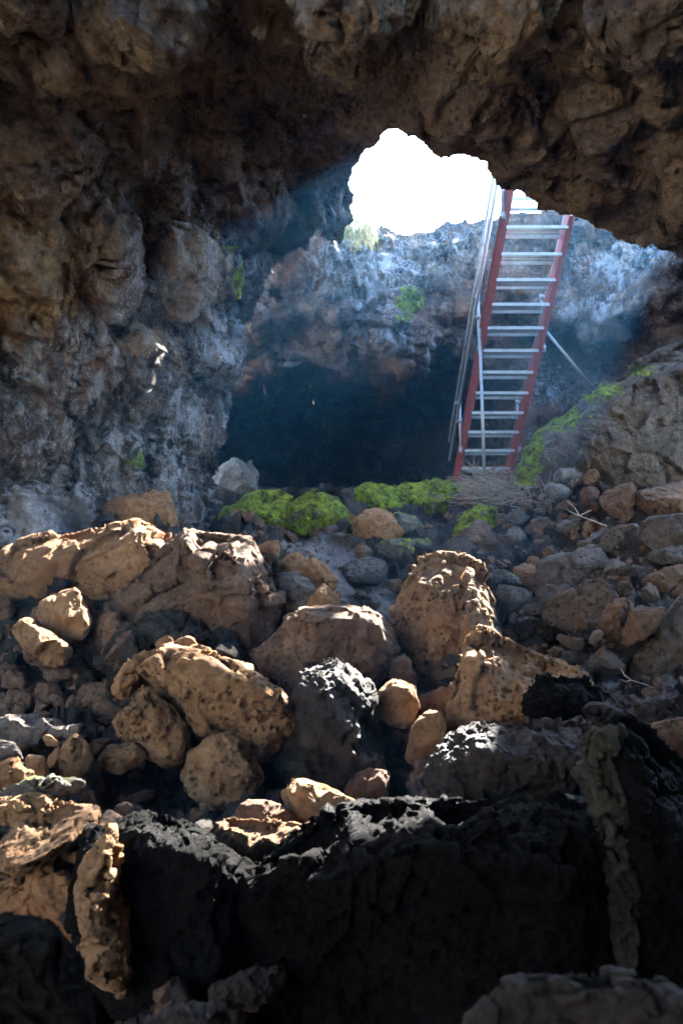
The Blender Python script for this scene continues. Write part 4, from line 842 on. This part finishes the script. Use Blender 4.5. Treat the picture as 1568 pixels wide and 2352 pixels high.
# ------------------------------------------------------------------ the steel stair
def build_stair():
    L0, R0 = P(1062, 1073, 10.4), P(1170, 1073, 10.4); L11, R11 = P(1166, 518, 8.25), P(1301, 522, 8.25)
    root = bpy.data.objects.new('steel_stair', None); COL.objects.link(root)
    base = (L0+R0)/2+np.array([0, .25, -.25]); root.location = base
    tag(root, 'steep steel stair with red stringers climbing out through the hole', 'stair')
    def part(mb, name, mat, parent=None, smooth=False):
        o = mb.build(name, mat, None, smooth, base if parent is None else None or base)
        if parent is None: o.parent = root; o.location = (0, 0, 0)
        else: o.parent = parent; o.location = (0, 0, 0)
        return o
    w = (R0-L0); w /= np.linalg.norm(w)
    st = (L11-L0)/11.0; run = st/np.linalg.norm(st)
    up = np.cross(w, run); up /= np.linalg.norm(up)
    if up[2] < 0: up = -up                                     # normal of the flight, away from the viewer
    wh = np.array([w[0], w[1], 0]); wh /= np.linalg.norm(wh)
    back = np.array([-wh[1], wh[0], 0])                          # horizontal, away from the viewer
    zz = np.array([0, 0, 1.0])
    # stringers: channels, flanges outward
    for side, A, s in ((0, L0, -1), (1, R0, 1)):
        a = A-st*1.3; b = A+st*(12.6 if side == 0 else 12.6)
        if side == 1: b = A+st*11.35
        mid = (a+b)/2+up*.115; ln = np.linalg.norm(b-a)/2
        mb = MB()
        mb.box(mid+w*s*.004, (run, w, up), (ln, .004, .095))
        mb.box(mid+w*s*.036-up*.092, (run, w, up), (ln-.001, .036, .0045))
        mb.box(mid+w*s*.036+up*.092, (run, w, up), (ln-.001, .036, .0045))
        part(mb, 'stringer', M['red'])
        # triangular gusset plates that carry the posts
    # treads: perforated planks with turned down lips
    length = .70; dep = .23; nx, ny = 26, 3
    def tread_mesh():
        mb = MB()
        ax = (wh, back, zz)
        cell = length/nx; cy_ = (dep-.03)/ny
        seg = 10
        for j in range(ny):
            for i in range(nx):
                c = wh*(cell*(i+.5)+(.25*cell if j % 2 else -.25*cell)*0)+back*(.015+cy_*(j+.5))
                b = len(mb.v); r1, r2 = cell*.33, cy_*.30
                for k in range(seg):
                    th = 2*math.pi*(k+.5)/seg
                    mb.v.append(c+wh*r1*math.cos(th)+back*r2*math.sin(th))
                for k in range(seg):
                    th = 2*math.pi*(k+.5)/seg; cx, sy = math.cos(th), math.sin(th); q = 1/max(abs(cx), abs(sy))
                    mb.v.append(c+wh*cell*.5*cx*q+back*cy_*.5*sy*q)
                for k in range(seg):
                    k2 = (k+1) % seg; mb.f.append([b+k, b+k2, b+seg+k2, b+seg+k])
        # lips: near and far, and a rolled edge
        mb.box(wh*length/2+back*.0055-zz*.017, ax, (length/2+.018, .0055, .018))
        mb.box(wh*length/2+back*(dep-.006)-zz*.014, ax, (length/2-.004, .005, .02))
        # serrated top of the lips
        for i in range(52):
            mb.box(wh*(length*(i+.5)/52)+back*.0055+zz*.0045, ax, (.0035, .0045, .004))
        return mb
    first = None
    for i in range(13):
        o0 = L0+st*i-up*.0
        if first is None:
            mb = tread_mesh(); first = mb.build('tread', M['tread'], root); first.location = Vector(o0-base-zz*.0)
            c = first
        else:
            c = first.copy(); COL.objects.link(c); c.parent = root; c.location = Vector(o0-base)
    # handrails on both sides: posts, top rail and knee rail, with clamps
    outL, outR = -w*.10, w*.10
    h1, h2 = .43, .72
    for side, A, out in ((0, L0, outL), (1, R0, outR)):
        tops = 12.9
        for nm, h in (('handrail', h2), ('knee_rail', h1)):
            mb = MB(); a = A+out*1.35+st*(-1.2)+zz*h; b = A+out*1.35+st*tops+zz*h
            mb.tube([a, b], .021, 12)
            part(mb, nm, M['galv'], smooth=True)
        for t in (1.0, 6.05, 11.35):
            p0 = A+out*.75+st*t
            mb = MB(); mb.tube([p0-zz*.02, p0+zz*(h2+.03)], .0215, 12)
            post = part(mb, 'rail_post', M['galv'], smooth=True)
            for h in (h1, h2):
                mb = MB(); mb.tube([p0+zz*(h-.035), p0+zz*(h+.035)], .029, 12); mb.tube([p0+zz*h-out*.25-w*0, p0+zz*h+out*.75], .027, 10)
                mb.tube([p0+zz*h-back*.02, p0+zz*h-back*.045], .012, 8)
                cl = part(mb, 'clamp', M['galv'], post, smooth=True)
            mb = MB(); mb.tube([p0-zz*.05, p0+zz*.035], .029, 12)
            part(mb, 'clamp', M['galv'], post, smooth=True)
            # gusset
            mb = MB(); g0 = A+st*t+(outL if side == 0 else outR)*.45
            b = len(mb.v)
            for k in (-1, 1):
                for q in (g0+run*.13, g0-run*.15, g0+out*.12-run*.0+up*-.05): mb.v.append(q+up*.004*k+w*0)
            mb.f += [[0, 1, 2], [5, 4, 3], [0, 3, 4, 1], [1, 4, 5, 2], [2, 5, 3, 0]]
            part(mb, 'gusset_plate', M['red'])
    # long prop from the second left post bracket down to the rubble
    p0 = L0+outL*.75+st*6.05-back*.05
    ztgt = P(1097, 1110, 9.2)[2]-.25
    mb = MB(); mb.tube([p0+zz*.25, np.array([p0[0], p0[1], ztgt])], .022, 12); part(mb, 'support_pole', M['galv'], smooth=True)
    mb = MB(); mb.tube([P(1253, 762, 9.25), P(1375, 908, 9.6)], .022, 12); part(mb, 'wall_brace', M['galv'], smooth=True)
build_stair()

# ------------------------------------------------------------------ brushwood and branches
def twigs():
    rs = np.random.RandomState(9); mb = MB()
    for k in range(1100):
        u = rs.uniform(1095, 1300); v0 = 1105+.18*(u-1095)+rs.uniform(-5, 62)
        d = 9.0-(v0-1100)/90.*1.2
        p = P(u, v0, d)+rs.normal(size=3)*np.array([.05, .10, .03])+np.array([0, 0, .10*rs.rand()])
        a = rs.uniform(0, math.pi); L = rs.uniform(.12, .5)
        dv = np.array([math.cos(a), .6*rs.randn(), rs.uniform(-.25, .45)]); dv /= np.linalg.norm(dv)
        b = rs.normal(size=3)*.22
        pts = [p, p+dv*L*.5+b*L*.3, p+dv*L+b*L*.1]
        mb.tube(pts, [rs.uniform(.006, .011), .006, .003], 4, False)
    o = mb.build('brushwood', M['twig'], None, True); tag(o, 'tangled grey heap of dry twigs at the foot of the stair', 'brushwood')
twigs()
def branch(label, segs, r=.008):
    mb = MB()
    for pl in segs:
        pts = [P(*q) for q in pl]; n = len(pts)
        mb.tube(pts, [r*(1-.65*k/(n-1)) for k in range(n)], 6)
    o = mb.build('branch', M['branch'], None, True, tuple(P(*segs[0][0]))); tag(o, label, 'branch')
M['branch'] = metal('bleached_branch', (.32, .29, .26), .85, 0.0)
branch('forked bleached stick poking out of the stones right of the brushwood', [[(1392, 1208, 6.1), (1360, 1196, 6.3), (1330, 1185, 6.5), (1318, 1165, 6.6), (1300, 1150, 6.7)], [(1330, 1185, 6.5), (1310, 1176, 6.6), (1298, 1168, 6.6)], [(1330, 1185, 6.5), (1345, 1177, 6.5), (1358, 1172, 6.5)]])
branch('long thin pale stick lying over the lower gravel on the right', [[(1418, 1524, 4.5), (1432, 1550, 4.45), (1448, 1562, 4.4), (1480, 1572, 4.3), (1510, 1585, 4.2), (1532, 1603, 4.1)], [(1448, 1562, 4.4), (1436, 1566, 4.4), (1424, 1560, 4.4)]], .005)
branch('pale twig arching over the top of the brushwood', [[(1190, 1112, 8.6), (1210, 1100, 8.5), (1235, 1088, 8.4), (1262, 1080, 8.3)], [(1210, 1100, 8.5), (1225, 1092, 8.5), (1250, 1092, 8.4)]], .01)
branch('crooked grey twig lying across the middle of the brushwood', [[(1140, 1130, 8.3), (1170, 1142, 8.2), (1200, 1152, 8.1), (1225, 1165, 8.0)], [(1170, 1142, 8.2), (1195, 1140, 8.2)]], .011)
def grass():
    rs = np.random.RandomState(4); mb = MB()
    for k in range(260):
        p = P(rs.uniform(800, 860), rs.uniform(512, 545), rs.uniform(9.9, 10.3)); L = rs.uniform(.08, .36)
        dx = rs.normal()*.06
        mb.tube([p, p+np.array([dx*.5, -.06, -.02+rs.uniform(0, .06)]), p+np.array([dx, -.10, -L])], [.004, .004, .0015], 3, False)
    for k in range(70):
        p = P(rs.uniform(812, 846), rs.uniform(508, 524), 10.4); mb.tube([p, p+np.array([rs.normal()*.04, 0, rs.uniform(.05, .16)])], [.005, .002], 3, False)
    o = mb.build('grass_tuft', M['grass'], None, True); tag(o, 'dry yellow green grass hanging over the left rim of the hole', 'grass', kind='stuff')
grass()
print('TOTAL FACES', sum(len(o.data.polygons) for o in bpy.data.objects if o.type == 'MESH'))

# ------------------------------------------------------------------ dusty air lit by the shaft of daylight
def build_haze():
    m = bpy.data.materials.new('haze_air'); m.use_nodes = True; N = m.node_tree.nodes; L = m.node_tree.links
    N.remove(N['Principled BSDF']); vol = N.new('ShaderNodeVolumePrincipled')
    vol.inputs['Color'].default_value = (.07, .45, 1.0, 1); vol.inputs['Density'].default_value = HAZE; vol.inputs['Anisotropy'].default_value = .65
    L.new(vol.outputs[0], N['Material Output'].inputs['Volume'])
    mb = MB(); mb.box((0, 4.5, 4.0), np.eye(3), (22, 24, 9.0)); o = mb.build('haze', m); tag(o, kind='stuff')
HAZE = 0.0013
build_haze()
